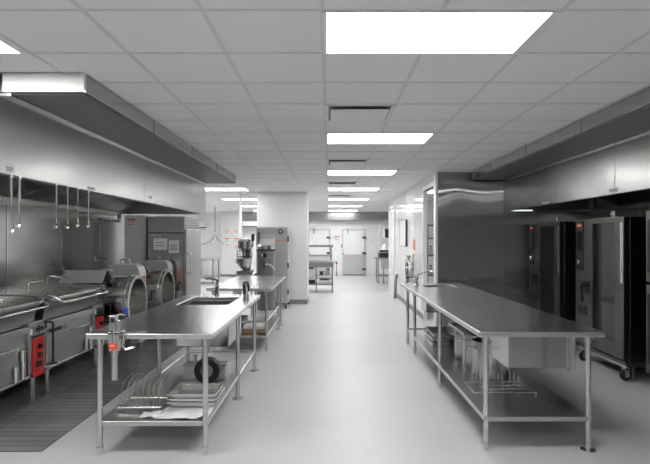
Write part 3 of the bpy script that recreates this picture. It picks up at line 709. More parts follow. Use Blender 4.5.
struct(MB().box(-3.94, -3.08, 4.2, 10.0, 0.0, 0.0, M['base']).build('tmp')) if False else None

# ------------------------------------------------------------------ tilted round kettles
def kettle(cy, label):
    xo = -2.60; cz = 0.745; R = 0.365; ri = 0.318
    r = thing('tilting_kettle', label, 'kettle', (-3.1, cy, 0), 'large horizontal kettles')
    prof = [(0.0, -0.98), (0.12, -0.97), (0.24, -0.93), (0.315, -0.85), (R - 0.012, -0.74), (R - 0.012, -0.10), (R + 0.012, -0.09), (R + 0.012, -0.055), (R - 0.012, -0.05), (R - 0.014, -0.025), (R, -0.02), (R, 0.0), (ri, 0.0), (ri, -0.70), (0.24, -0.78), (0.0, -0.82)]
    MB().lathe(prof, (xo, cy, cz), M['drum'], axis='X', n=64).build('drum', r)
    # trunnion stand behind the drum
    MB().box(-3.74, -3.62, cy - 0.30, cy + 0.30, 0.10, 0.7, M['steel']).box(-3.72, -2.78, cy - 0.30, cy - 0.22, 0.10, 0.22, M['steel']).box(-3.72, -2.78, cy + 0.22, cy + 0.30, 0.10, 0.22, M['steel']).prism([(-3.1, cy - 0.26, 0.22), (-2.9, cy - 0.26, 0.22), (-2.95, cy - 0.23, 0.55), (-3.05, cy - 0.23, 0.55)], (0, 0.05, 0), M['steel']).prism([(-3.1, cy + 0.21, 0.22), (-2.9, cy + 0.21, 0.22), (-2.95, cy + 0.18, 0.55), (-3.05, cy + 0.18, 0.55)], (0, 0.05, 0), M['steel']).build('stand', r, bevel=0.006)
    for xx in (-3.68, -2.82):
        for yy in (cy - 0.26, cy + 0.26): MB().cyl((xx, yy, 0.0045), (xx, yy, 0.10), 0.024, M['steel'], 14).build('foot', r)
    # raised half lid on top of the drum: sloped plate with dark hinge wedge
    P = [(-3.50, cy - 0.36, 1.03), (-3.44, cy - 0.30, 1.19), (-2.90, cy - 0.30, 1.19), (-2.93, cy - 0.36, 1.03)]
    l = MB().prism(P, (0, 0.012, 0.004), M['lid']).build('lid', r, bevel=0.003)
    MB().prism([(-2.90, cy - 0.29, 1.19), (-2.83, cy - 0.30, 1.09), (-2.86, cy - 0.30, 1.03), (-2.95, cy - 0.30, 1.06)], (0, 0.10, -0.02), M['darkmetal']).build('hinge_wedge', l)
    MB().box(-3.0, -2.85, cy - 0.30, cy - 0.22, 1.185, 1.215, M['steel']).build('hinge_block', l, bevel=0.005)
    # spring handle
    MB().tube([(-3.42, cy - 0.32, 1.15), (-3.46, cy - 0.36, 1.24), (-3.62, cy - 0.36, 1.27), (-3.62, cy - 0.36, 1.33), (-3.45, cy - 0.34, 1.29)], 0.008, M['chrome'], 10).build('lid_handle', l)
    # console behind the drum
    yc = cy + 0.395
    P = [(-3.12, yc, 0.10), (-2.72, yc, 0.10), (-2.72, yc, 1.12), (-2.75, yc, 1.20), (-2.80, yc, 1.235), (-3.12, yc, 1.235)]
    co_ = MB().prism(P, (0, 0.26, 0), M['lid']).build('console', r, bevel=0.006)
    rd = MB().box(-2.721, -2.714, yc + 0.06, yc + 0.21, 0.80, 1.06, M['red']).build('console_panel', co_); rd['label'] = 'small red panel'
    for xx in (-3.08, -2.76): MB().cyl((xx, yc + 0.13, 0.0045), (xx, yc + 0.13, 0.10), 0.022, M['steel'], 12).build('console_foot', co_)
    MB().tube([(-3.02, yc + 0.05, 1.235), (-3.02, yc + 0.05, 1.29), (-3.0, yc + 0.05, 1.305), (-2.90, yc + 0.05, 1.305), (-2.88, yc + 0.05, 1.29), (-2.88, yc + 0.05, 1.235)], 0.009, M['chrome'], 10).build('console_handle', co_)
    MB().tube([(-2.72, yc + 0.10, 0.72), (-2.60, yc + 0.10, 0.72), (-2.585, yc + 0.10, 0.74), (-2.585, yc + 0.10, 0.84), (-2.53, yc + 0.10, 0.85)], 0.016, M['black'], 10).build('drain_handle', co_)
    return r
kettle(7.08, 'nearer round steel kettle with open mouth behind the left table')
kettle(8.41, 'farther round steel kettle with open mouth beside the tall fridge')

# ------------------------------------------------------------------ fridge, pale cabinet, wall tap
fr = thing('upright_fridge', 'tall stainless upright fridge at the far end of left hood', 'fridge', (-2.87, 9.75, 0))
MB().box(-3.20, -2.575, 9.20, 10.25, 0.12, 2.0, M['fridge']).build('cabinet', fr, bevel=0.006)
m = MB().box(-2.575, -2.555, 9.205, 10.245, 1.79, 2.0, M['fridge'])
for i in range(5): m.box(-2.556, -2.547, 9.27, 10.19, 1.81 + i * 0.038, 1.82 + i * 0.038, M['black'])
m.build('vent_grille', fr)
MB().box(-2.574, -2.525, 9.205, 10.245, 0.16, 1.775, M['fridge']).build('door', fr, bevel=0.008)
MB().tube([(-2.52, 9.34, 1.35), (-2.48, 9.34, 1.33), (-2.48, 9.34, 1.0), (-2.52, 9.34, 0.98)], 0.012, M['chrome'], 10).build('door_handle', fr)
MB().box(-3.21, -2.574, 9.192, 9.201, 1.70, 1.72, M['darkmetal']).box(-3.195, -2.58, 9.19, 9.2, 0.2, 1.69, M['fridge']).build('side_panel', fr)
for xx in (-3.12, -2.64):
    for yy in (9.3, 10.15): MB().lathe([(0.016, 0.0045), (0.03, 0.01), (0.03, 0.12)], (xx, yy, 0), M['steel'], n=14).build('foot', fr)
def sheet(name, label, cat, x0, x1, y, z0, z1, group, header=None, lines=3, facing=-1):
    r = thing(name, label, cat, ((x0 + x1) / 2, y, (z0 + z1) / 2), group)
    MB().box(x0, x1, y - 0.002, y, z0, z1, M['paper']).build('sheet', r)
    w_, h_ = x1 - x0, z1 - z0; m = MB()
    if header: m.box(x0 + 0.08 * w_, x1 - 0.05 * w_, y - 0.0032, y - 0.0021, z1 - 0.22 * h_, z1 - 0.04 * h_, M[header])
    for i in range(lines):
        zz = z1 - h_ * (0.38 + 0.5 * i / max(1, lines)); m.box(x0 + 0.12 * w_, x1 - (0.12 + 0.1 * (i % 2)) * w_, y - 0.003, y - 0.0021, zz - 0.035 * h_, zz + 0.035 * h_, M['ink'])
    m.build('print', r)
    return r
sheet('paper_notice', 'wider white notice taped to the side of the tall fridge', 'notice', -3.10, -2.86, 9.1912, 1.41, 1.61, 'papers on the fridge side', lines=2)
sheet('paper_notice', 'taller white notice taped at the right on the fridge side', 'notice', -2.83, -2.65, 9.1912, 1.35, 1.58, 'papers on the fridge side', lines=4)
pc = thing('tall_cabinet', 'pale steel tall cabinet with red label beside the dark fridge', 'cabinet', (-3.45, 9.8, 0))
MB().box(-3.67, -3.285, 9.32, 10.3, 0.1, 2.03, M['pale']).build('cabinet_body', pc, bevel=0.01)
MB().box(-3.262, -3.212, 9.35, 10.25, 0.12, 2.0, M['steel']).box(-3.286, -3.26, 9.36, 10.24, 0.15, 1.98, M['darkmetal']).build('cabinet_door', pc, bevel=0.005)
MB().box(-3.65, -3.30, 9.34, 10.28, 0.0045, 0.1, M['base']).build('plinth', pc)
sheet('cabinet_notice', 'small notice with red heading on the pale tall cabinet', 'notice', -3.63, -3.46, 9.3212, 1.80, 1.97, None, 'orange', 2)
pf = thing('pot_filler', 'wall mounted pot filler tap near the pale tall cabinet', 'tap', (-3.945, 9.0, 1.92))
MB().tube([(-3.94, 9.0, 1.91), (-3.62, 9.0, 1.91)], 0.022, M['chrome'], 12).cyl((-3.95, 9.0, 1.91), (-3.92, 9.0, 1.91), 0.05, M['chrome'], 16).build('pipe', pf)
MB().tube([(-3.62, 9.0, 1.88), (-3.62, 9.0, 2.10)], 0.026, M['chrome'], 12).cyl((-3.66, 9.0, 2.0), (-3.58, 9.0, 2.0), 0.03, M['steel'], 12).cyl((-3.76, 9.0, 1.86), (-3.76, 9.0, 1.93), 0.03, M['steel'], 12).build('valve', pf)

# ------------------------------------------------------------------ combi ovens (right cook line)
def oven(y0, y1, label):
    xf, xb, z0, z1 = 3.30, 4.22, 0.215, 1.85
    r = thing('combi_oven', label, 'oven', (3.76, (y0 + y1) / 2, 0), 'tall combi ovens')
    MB().box(xf + 0.055, xb, y0, y1, z0, z1, M['ovenside']).build('cabinet', r, bevel=0.008)
    yc = y1 - 0.40
    # control column on the far side of the front
    ccol = MB().box(xf, xf + 0.054, yc + 0.01, y1, z0 + 0.02, z1 - 0.005, M['oven']).build('control_column', r, bevel=0.006)
    MB().box(xf - 0.008, xf, yc + 0.17, y1 - 0.02, 1.19, z1 - 0.02, M['black']).build('control_panel', ccol, bevel=0.003)
    MB().box(xf - 0.011, xf - 0.008, yc + 0.21, y1 - 0.06, 1.45, 1.70, M['glass']).build('screen', ccol)
    lg = MB().box(xf - 0.012, xf - 0.008, yc + 0.21, y1 - 0.06, 1.755, 1.80, M['orange']).box(xf - 0.013, xf - 0.0115, yc + 0.225, y1 - 0.075, 1.772, 1.783, M['paper']).build('badge', ccol); lg['label'] = 'small red badge'
    MB().lathe([(0.04, 0.0), (0.04, -0.02), (0.03, -0.035), (0.0, -0.035)], (xf - 0.008, yc + 0.275, 1.30), M['chrome'], axis='X', n=24).build('dial', ccol)
    # door
    d = MB().slab_hole([0, 0, 0, 0], [0, 0, 0, 0], 0, 0, M['oven']) if False else MB()
    ya, yb = y0 + 0.0, yc - 0.005; g0, g1 = ya + 0.19, yb - 0.06; gz0, gz1 = z0 + 0.20, z1 - 0.06
    d.box(xf - 0.012, xf + 0.053, ya, g0, z0 + 0.03, z1, M['oven']); d.box(xf - 0.012, xf + 0.053, g1, yb, z0 + 0.03, z1, M['oven'])
    d.box(xf - 0.012, xf + 0.053, g0, g1, z0 + 0.03, gz0, M['oven']); d.box(xf - 0.012, xf + 0.053, g0, g1, gz1, z1, M['oven'])
    d.box(xf - 0.014, xf - 0.011, ya + 0.02, ya + 0.075, 1.1, z1 - 0.06, M['steel'])
    door = d.build('door', r, bevel=0.003)
    MB().box(xf - 0.004, xf + 0.03, g0 - 0.001, g1 + 0.001, gz0 - 0.001, gz1 + 0.001, M['glass']).build('door_glass', door)
    h = MB().box(xf - 0.012, xf, yc + 0.05, yc + 0.22, 0.90, 1.06, M['black']); h.build('handle_plate', ccol, bevel=0.004)
    MB().tube([(xf - 0.012, yc + 0.10, 1.01), (xf - 0.06, yc + 0.10, 1.01), (xf - 0.075, yc + 0.09, 0.99), (xf - 0.06, yc + 0.08, 0.80)], 0.018, M['black'], 10, r1=0.013).build('door_handle', door)
    MB().box(xf - 0.009, xf, yc + 0.10, y1 - 0.08, 0.62, 0.74, M['darkmetal']).build('lower_panel', ccol, bevel=0.004)
    # exhaust stub and top rail
    MB().cyl((xf + 0.25, (y0 + y1) / 2 + 0.1, z1), (xf + 0.25, (y0 + y1) / 2 + 0.1, z1 + 0.10), 0.028, M['steel'], 16).cyl((xf + 0.25, (y0 + y1) / 2 + 0.1, z1 + 0.05), (xf + 0.25, (y0 + y1) / 2 + 0.1, z1 + 0.07), 0.042, M['steel'], 16).box(xf + 0.1, xf + 0.6, (y0 + y1) / 2 - 0.25, (y0 + y1) / 2 + 0.35, z1 + 0.0005, z1 + 0.015, M['steel']).build('exhaust_stub', r)
    # base frame, legs, casters
    m = MB(); m.box(xf + 0.07, xb - 0.03, y0 + 0.03, y0 + 0.07, 0.16, 0.213, M['oven']); m.box(xf + 0.07, xb - 0.03, y1 - 0.07, y1 - 0.03, 0.16, 0.213, M['oven']); m.box(xf + 0.02, xf + 0.07, y0 + 0.0, y1, 0.15, 0.18, M['steel']); m.box(xf + 0.03, xf + 0.07, y0 + 0.03, y1 - 0.03, 0.181, 0.213, M['oven'])
    m.build('base_frame', r)
    for yy in (y0 + 0.05, y1 - 0.05):
        MB().cyl((xf + 0.12, yy, 0.002), (xf + 0.12, yy, 0.16), 0.024, M['oven'], 14).build('leg', r)
        MB().cyl((xb - 0.08, yy, 0.002), (xb - 0.08, yy, 0.16), 0.024, M['oven'], 14).build('leg', r)
    for yy in (y0 + 0.06, y1 - 0.14):
        cst = MB().cyl((xf + 0.045, yy - 0.02, 0.066), (xf + 0.045, yy + 0.022, 0.066), 0.064, M['rubber'], 24).build('caster', r, bevel=0.006)
        MB().box(xf + 0.02, xf + 0.07, yy - 0.033, yy - 0.025, 0.05, 0.15, M['steel']).box(xf + 0.02, xf + 0.07, yy + 0.027, yy + 0.035, 0.05, 0.15, M['steel']).box(xf + 0.02, xf + 0.07, yy - 0.033, yy + 0.035, 0.136, 0.1495, M['steel']).build('caster_fork', cst)
    return r
oven(5.80, 6.96, 'nearer tall combi oven with glass door and black control strip')
oven(7.42, 8.58, 'farther tall combi oven standing by the steel end wall')
def deck(y0, y1, z0, z1, label, legs):
    xf, xb = 3.28, 4.2
    r = thing('deck_oven', label, 'oven', (3.7, (y0 + y1) / 2, z0), 'stacked ovens at the right edge')
    MB().box(xf + 0.05, xb, y0, y1, z0 + (0.002 if not legs else 0), z1, M['ovenside']).build('cabinet', r, bevel=0.006)
    d = MB().box(xf, xf + 0.049, y0 + 0.02, y1 - 0.16, z0 + 0.04, z1 - 0.02, M['oven']).build('door', r, bevel=0.005)
    MB().box(xf - 0.004, xf, y0 + 0.12, y1 - 0.26, z0 + 0.14, z1 - 0.12, M['glass']).build('door_glass', d)
    MB().box(xf, xf + 0.049, y1 - 0.15, y1, z0 + 0.02, z1 - 0.01, M['oven']).box(xf - 0.006, xf, y1 - 0.13, y1 - 0.03, z0 + 0.12, z1 - 0.1, M['black']).build('control_panel', r, bevel=0.004)
    MB().tube([(xf, y0 + 0.06, z0 + 0.15), (xf - 0.05, y0 + 0.06, z0 + 0.17), (xf - 0.05, y0 + 0.06, z1 - 0.17), (xf, y0 + 0.06, z1 - 0.15)], 0.012, M['black'], 10).build('door_handle', d)
    if legs:
        for xx in (xf + 0.12, xb - 0.1):
            for yy in (y0 + 0.08, y1 - 0.08): MB().cyl((xx, yy, 0.002), (xx, yy, z0), 0.03, M['oven'], 14).build('leg', r)
deck(4.25, 5.38, 0.2, 1.14, 'lower oven of the stack cut by the right edge', True)
deck(4.25, 5.38, 1.14, 1.90, 'upper oven of the stack cut by the right edge', False)

# ------------------------------------------------------------------ corridor wall things
fe = thing('fire_extinguisher', 'silver fire extinguisher hung on the white corridor wall', 'fire extinguisher', (1.79, 11.6, 0.61))
MB().lathe([(0.0, 0.0), (0.07, 0.0), (0.085, 0.012), (0.085, 0.44), (0.07, 0.49), (0.03, 0.515), (0.025, 0.54)], (1.785, 11.6, 0.61), M['chrome'], n=32).build('cylinder', fe)
MB().lathe([(0.0865, 0.13), (0.0875, 0.132), (0.0875, 0.15), (0.0865, 0.152)], (1.785, 11.6, 0.61), M['black'], n=32).build('strap', fe)
MB().lathe([(0.0862, 0.34), (0.0866, 0.341), (0.0866, 0.38), (0.0862, 0.381)], (1.785, 11.6, 0.61), M['paper'], n=32).build('label_band', fe)
MB().cyl((1.785, 11.6, 1.15), (1.785, 11.6, 1.19), 0.022, M['steel'], 14).box(1.73, 1.82, 11.59, 11.61, 1.19, 1.205, M['black']).box(1.72, 1.82, 11.59, 11.61, 1.215, 1.23, M['black']).build('valve_head', fe)
MB().tube([(1.77, 11.58, 1.17), (1.715, 11.54, 1.15), (1.695, 11.52, 1.08), (1.70, 11.53, 0.9), (1.702, 11.53, 0.80)], 0.006, M['black'], 10).build('hose', fe)
MB().box(1.872, 1.879, 11.56, 11.64, 0.9, 1.25, M['steel']).box(1.86, 1.873, 11.57, 11.63, 1.0, 1.03, M['steel']).build('wall_bracket', fe)
o = MB().box(1.835, 1.86, 11.40, 11.45, 1.2, 1.27, M['salmon']).build('pin_tag', fe); o['label'] = 'salmon tag'
tag(MB().box(1.868, 1.8795, 11.35, 11.62, 1.36, 1.585, M['salmon']).box(1.866, 1.869, 11.40, 11.44, 1.38, 1.565, M['paper']).box(1.866, 1.869, 11.52, 11.55, 1.38, 1.50, M['paper']).build('wall_sign', loc=(1.875, 11.48, 1.47)),
    'narrow salmon red sign above the fire extinguisher', 'sign')
wb = thing('wall_board', 'white framed board on the corridor wall left of the extinguisher', 'board', (1.88, 13.0, 1.74))
MB().box(1.835, 1.8795, 12.46, 13.5, 1.43, 2.06, M['frame']).build('board_panel', wb, bevel=0.004)
m = MB(); m.box(1.83, 1.879, 12.445, 12.459, 1.425, 2.065, M['darkmetal']); m.box(1.832, 1.879, 13.501, 13.515, 1.425, 2.065, M['greyplastic']); m.box(1.832, 1.879, 12.46, 13.5, 2.061, 2.068, M['greyplastic']); m.box(1.832, 1.879, 12.46, 13.5, 1.42, 1.429, M['greyplastic'])
m.build('board_frame', wb)
gp = MB().tube([(1.775, 13.95, 0.002), (1.785, 13.98, 0.25), (1.80, 14.05, 0.45), (1.83, 14.12, 0.58), (1.855, 14.15, 0.62)], 0.042, M['grey'], 14).build('guard_post', loc=(1.775, 13.95, 0))
tag(gp, 'bent grey guard post leaning to the corridor wall', 'post')
# shelving rack with bottles seen through the doorway
rk = thing('shelving_rack', 'tall grey shelving rack inside the side room doorway', 'rack', (2.6, 12.3, 0))
for (xx, yy) in ((2.27, 12.0), (2.27, 12.6), (3.4, 12.0), (3.4, 12.6)): MB().cyl((xx, yy, 0.002), (xx, yy, 1.95), 0.022, M['greyplastic'], 12).build('post', rk)
for z in (0.25, 0.75, 1.2, 1.6, 1.9): MB().box(2.25, 3.42, 11.98, 12.62, z, z + 0.03, M['steel']).build('shelf', rk)
def bottle(x, y, z, mcap, label):
    r = thing('supply_bottle', label, 'bottle', (x, y, z), 'bottles on the side room rack')
    MB().lathe([(0, 0.001), (0.04, 0.001), (0.045, 0.01), (0.045, 0.13), (0.018, 0.17), (0.018, 0.19)], (x, y, z), M['frame'], n=18).build('bottle_body', r)
    MB().lathe([(0.02, 0.185), (0.022, 0.19), (0.022, 0.215), (0, 0.217)], (x, y, z), M[mcap], n=14).build('cap', r)
bottle(2.36, 12.06, 1.23, 'blue', 'white bottle with blue cap on the side room rack')
bottle(2.36, 12.06, 0.78, 'red', 'white bottle with red cap on the side room rack')

# ------------------------------------------------------------------ far left machines
# planetary mixer on its own small stand
st = table('small steel stand under the planetary mixer', -1.95, -1.50, 10.35, 11.0, [(-1.9, 10.42, False), (-1.55, 10.42, False), (-1.9, 10.93, False), (-1.55, 10.93, False)], shelf=(-1.92, -1.53, 10.40, 10.95, 0.25), z=0.90, name='mixer_stand')
mx = thing('planetary_mixer', 'grey planetary mixer on the small steel stand', 'mixer', (-1.72, 10.7, 0.90))
MB().box(-1.86, -1.58, 10.42, 10.92, 0.902, 0.96, M['grey']).box(-1.80, -1.64, 10.78, 10.92, 0.96, 1.42, M['grey']).build('mixer_column', mx, bevel=0.015)
MB().lathe([(0, 0), (0.12, 0), (0.15, 0.03), (0.15, 0.17), (0.11, 0.22), (0, 0.235)], (-1.72, 10.66, 1.38), M['steel'], n=28).build('mixer_head', mx)
MB().lathe([(0, 0.0), (0.08, 0.0), (0.13, 0.06), (0.155, 0.2), (0.165, 0.205), (0.15, 0.205), (0.12, 0.06), (0, 0.015)], (-1.72, 10.58, 1.0), M['steel'], n=28).build('mixing_bowl', mx)
m = MB()
m.tube(arc((-1.72, 10.58, 1.235), 0.16, 0, 2 * PI * 23 / 24, 23, 'XY'), 0.007, M['darkmetal'], 8, closed=True)
m.tube(arc((-1.72, 10.58, 1.36), 0.15, 0, 2 * PI * 23 / 24, 23, 'XY'), 0.007, M['darkmetal'], 8, closed=True)
for i in range(10):
    a = 2 * PI * i / 10; m.cyl((-1.72 + 0.16 * math.cos(a), 10.58 + 0.16 * math.sin(a), 1.235), (-1.72 + 0.15 * math.cos(a), 10.58 + 0.15 * math.sin(a), 1.36), 0.005, M['darkmetal'], 6)
m.build('bowl_guard', mx)
MB().cyl((-1.72, 10.62, 1.12), (-1.72, 10.62, 1.39), 0.025, M['chrome'], 14).build('mixer_shaft', mx)
MB().box(-1.90, -1.851, 10.58, 10.70, 1.10, 1.2, M['greyplastic']).box(-1.88, -1.80, 10.60, 10.84, 1.14, 1.17, M['greyplastic']).build('side_hub', mx)
MB().box(-1.57, -1.52, 10.50, 10.62, 1.56, 1.70, M['darkmetal']).cyl((-1.545, 10.56, 1.45), (-1.545, 10.56, 1.56), 0.01, M['darkmetal'], 8).tube([(-1.60, 10.62, 1.45), (-1.545, 10.56, 1.455)], 0.01, M['darkmetal'], 8).build('control_box', mx)
# white utility pole
up = thing('utility_pole', 'white utility pole from floor to ceiling by the mixer', 'pole', (-2.24, 13.2, 0))
MB().box(-2.27, -2.21, 13.17, 13.23, 0.002, CEIL - 0.006, M['frame']).build('pole', up, bevel=0.004)
MB().box(-2.29, -2.19, 13.14, 13.169, 1.62, 1.80, M['frame']).build('outlet_box', up, bevel=0.006)
# tall grey drum machine
dm = thing('drum_machine', 'tall grey drum machine with pale round top behind the second table', 'machine', (-1.355, 11.2, 0))
MB().lathe([(0.19, 0.08), (0.2, 0.09), (0.2, 1.34), (0.195, 1.36)], (-1.355, 11.2, 0), M['grey'], n=40).build('drum_body', dm)
MB().lathe([(0.205, 1.345), (0.207, 1.35), (0.207, 1.375), (0.2, 1.38)], (-1.355, 11.2, 0), M['darkmetal'], n=40).build('band', dm)
MB().lathe([(0.195, 1.382), (0.195, 1.45), (0.17, 1.475), (0.0, 1.48)], (-1.355, 11.2, 0), M['steel'], n=40).lathe([(0.165, 1.478), (0.165, 1.488), (0.0, 1.492)], (-1.355, 11.2, 0), M['frame'], n=40).prism([(-1.53, 11.22, 1.44), (-1.18, 11.22, 1.44), (-1.17, 11.3, 1.60), (-1.50, 11.3, 1.60)], (0, 0.02, 0), M['frame']).build('lid', dm)
MB().box(-1.39, -1.32, 10.992, 11.005, 1.21, 1.29, M['black']).box(-1.385, -1.325, 10.988, 10.993, 1.285, 1.31, M['red']).box(-1.43, -1.40, 10.996, 11.012, 1.23, 1.28, M['paper']).build('switch_plate', dm)
MB().cyl((-1.37, 10.985, 1.0), (-1.36, 10.975, 1.1), 0.02, M['black'], 12).tube([(-1.36, 10.98, 1.06), (-1.30, 10.94, 1.07), (-1.22, 10.9, 1.05), (-1.16, 10.88, 1.0), (-1.15, 10.88, 0.95)], 0.016, M['frame'], 10).build('hose', dm)
MB().lathe([(0.16, 0.002), (0.2, 0.01), (0.2, 0.08)], (-1.355, 11.2, 0), M['chrome'], n=32).build('foot_ring', dm)
# holding cabinet
hc = thing('holding_cabinet', 'tall steel holding cabinet with round black emblem against the white column', 'cabinet', (-1.3, 12.3, 0))
MB().box(-1.66, -0.93, 11.85, 12.75, 0.14, 1.87, M['kick']).build('cabinet_body', hc, bevel=0.01)
d = MB().box(-1.64, -0.95, 11.815, 11.849, 0.18, 1.83, M['kick']).build('door', hc, bevel=0.006)
em = MB().lathe([(0.0, -0.006), (0.028, -0.006), (0.03, -0.007), (0.055, -0.007), (0.056, 0.0)], (-1.10, 11.815, 1.77), M['black'], axis='Y', n=24, mats=[M['paper'], M['paper'], M['black'], M['black']]).build('emblem', d); em['label'] = 'round black emblem with pale centre'
for z in (0.4, 1.0, 1.6): MB().box(-0.945, -0.915, 11.80, 11.85, z - 0.06, z + 0.06, M['darkmetal']).build('hinge', d)
MB().tube([(-1.59, 11.815, 1.75), (-1.59, 11.77, 1.73), (-1.59, 11.77, 1.45), (-1.59, 11.815, 1.43)], 0.014, M['darkmetal'], 10).build('door_handle', d)
MB().prism([(-1.2, 11.812, 1.565), (-0.98, 11.812, 1.53), (-0.98, 11.812, 1.55), (-1.2, 11.812, 1.585)], (0, 0.003, 0), M['salmon']).build('sticker', d)
for xx in (-1.6, -0.99):
    for yy in (11.92, 12.68): MB().cyl((xx - 0.015, yy, 0.052), (xx + 0.015, yy, 0.052), 0.05, M['rubber'], 18).box(xx - 0.02, xx + 0.02, yy - 0.02, yy + 0.02, 0.06, 0.14, M['steel']).build('caster', hc)
sheet('paper_notice', 'left paper on the tall holding cabinet door', 'notice', -1.55, -1.42, 11.814, 1.60, 1.70, 'papers on the holding cabinet', lines=2)
sheet('paper_notice', 'right paper on the tall holding cabinet door, beside the emblem', 'notice', -1.40, -1.22, 11.814, 1.60, 1.70, 'papers on the holding cabinet', lines=2)
# carton on the second table's shelf
cb = thing('cardboard_box', 'low brown carton holding white packets on the second table shelf', 'box', (-1.08, 7.68, 0.23))
MB().basin(-1.26, -0.92, 7.5, 7.9, 0.231, 0.30, M['card'], 0.006).build('carton', cb)
for i in range(3): MB().box(-1.245 + i * 0.108, -1.145 + i * 0.108, 7.515, 7.885, 0.238, 0.335 + 0.008 * (i % 2), M['paper']).build('packet', cb, bevel=0.01)
tag(MB().basin(-1.55, -1.32, 8.0, 8.5, 0.231, 0.36, M['greyplastic'], 0.008).build('storage_tub', loc=(-1.43, 8.25, 0.23), bevel=0.004), 'grey open tub on the shelf of the second left table', 'tub')

# notices on the far pier
n = 0
labs = ['upper left red-headed notice on the far white pier', 'lower left red-headed notice on the far white pier', 'top right red-headed notice on the far white pier',
        'middle right red-headed notice on the far white pier', 'bottom right red-headed notice on the far white pier']
for (px0, px1, py0, py1), lb in zip([(224.2, 229, 230.2, 235), (224.2, 229, 238, 243.6), (234, 238.8, 230.2, 235), (234, 238.8, 238, 243.8), (234, 238.8, 246, 252)], labs):
    k_ = 22.1 / 520
    sheet('safety_notice', lb, 'notice', (px0 - 329) * k_, (px1 - 329) * k_, 22.098, 1.6 - (py1 - 239) * k_, 1.6 - (py0 - 239) * k_, 'red-headed notices on the far pier', 'orange', 3)
sw = thing('wall_switch', 'small dark switch below the left notices on the far pier', 'switch', (-4.31, 22.09, 1.34))
MB().box(-4.345, -4.275, 22.075, 22.099, 1.28, 1.40, M['frame']).build('switch_plate', sw); MB().box(-4.325, -4.295, 22.06, 22.075, 1.31, 1.38, M['darkmetal']).build('toggle', sw)
# power drop
pd = thing('power_drop', 'hanging conduit with junction box and two looping cables, far left', 'conduit', (-4.16, 19, CEIL))
MB().cyl((-4.165, 19, 1.86), (-4.165, 19, CEIL - 0.006), 0.018, M['grey'], 12).build('conduit', pd)
MB().box(-4.215, -4.115, 18.95, 19.05, 1.75, 1.87, M['steel']).build('junction_box', pd, bevel=0.01)
MB().tube([(-4.18, 19, 1.75), (-4.24, 19, 1.62), (-4.36, 19, 1.50), (-4.55, 19, 1.42), (-4.8, 19, 1.40), (-5.05, 19, 1.38)], 0.014, M['grey'], 10).build('cable', pd)
MB().tube([(-4.15, 19, 1.75), (-4.10, 19, 1.64), (-4.02, 19, 1.56), (-3.92, 19, 1.50), (-3.85, 19, 1.40)], 0.014, M['grey'], 10).build('cable', pd)
# far left bench and wall unit
table('narrow steel bench at the far left below the looping cables', -5.6, -4.03, 18.3, 19.4, [(-4.1, 18.38, False), (-4.1, 19.3, False), (-5.5, 18.38, False), (-5.5, 19.3, False)], shelf=(-5.55, -4.06, 18.36, 19.32, 0.25), z=0.9, name='steel_bench', tm='skillet', sm='dull', lm='dull')
bu = thing('under_counter_fridge', 'low steel cabinet unit under the far left bench', 'cabinet', (-5.0, 18.8, 0.25))
MB().box(-5.45, -4.45, 18.45, 19.25, 0.251, 0.82, M['steel']).build('cabinet_body', bu, bevel=0.01); MB().box(-5.4, -4.5, 18.43, 18.449, 0.28, 0.79, M['plenum']).build('door', bu, bevel=0.004)
aw = thing('wall_unit', 'white wall unit with dark lower edge at far left', 'wall unit', (-5.5, 22.7, 2.1))
MB().box(-5.85, -5.38, 22.6, 22.795, 2.12, 2.38, M['frame']).build('unit_case', aw, bevel=0.02); MB().box(-5.85, -5.4, 22.62, 22.79, 2.08, 2.119, M['darkmetal']).build('outlet_slot', aw)

# ------------------------------------------------------------------ far centre table
ft = table('stainless prep table with overshelf half hidden by the white column', -1.1, 0.17, 15.35, 16.25, [(0.1, 15.43, False), (-0.38, 15.43, False), (-1.02, 15.43, False), (0.1, 16.17, False), (-1.02, 16.17, False)], shelf=(-1.06, 0.14, 15.40, 16.2, 0.27), z=0.94, name='prep_table', tm='skillet', sm='dull', lm='dull')
MB().box(-1.06, 0.13, 15.37, 15.39, 0.76, 0.897, M['dull']).build('drawer_front', ft, bevel=0.004)
m = MB(); 
for xx in (0.06, -1.0):
    m.box(xx - 0.025, xx + 0.025, 15.75, 15.80, 0.941, 1.38, M['dull'])
m.build('shelf_post', ft)
MB().box(-1.1, 0.13, 15.45, 16.0, 1.36, 1.42, M['dull']).build('overshelf', ft, bevel=0.008)
MB().box(-1.1, 0.1, 15.6, 16.0, 1.08, 1.11, M['dull']).build('mid_shelf', ft, bevel=0.004)
MB().box(-1.05, 0.11, 15.5, 16.15, 0.42, 0.44, M['dull']).build('lower_rack', ft)
def tub(x0, x1, y0, y1, z0, z1, m_, label, name='food_tub'):
    r = thing(name, label, 'tub', ((x0 + x1) / 2, (y0 + y1) / 2, z0), 'tubs on the prep table shelves')
    MB().basin(x0, x1, y0, y1, z0 + 0.001, z1, M[m_], 0.006).build('tub_body', r, bevel=0.004)
    MB().box(x0 - 0.008, x1 + 0.008, y0 - 0.008, y1 + 0.008, z1 + 0.001, z1 + 0.018, M['steel' if m_ != 'black' else 'darkmetal']).build('tub_lid', r, bevel=0.004)
tub(-0.33, 0.05, 15.55, 15.9, 0.44, 0.50, 'frame', 'white tub at the right on the prep table middle rack')
tub(-0.28, -0.17, 15.6, 15.8, 0.519, 0.61, 'black', 'black tub standing on the white tub under the prep table')
tub(-0.13, 0.03, 15.6, 15.8, 0.519, 0.64, 'greyplastic', 'grey tub right of the black tub under the prep table')
tub(-0.62, -0.44, 15.6, 15.85, 0.44, 0.69, 'frame', 'tall white tub left of the middle leg under prep table')
tub(-0.3, 0.06, 15.5, 15.9, 0.27, 0.36, 'paper', 'low pale tub on the bottom shelf of the prep table')
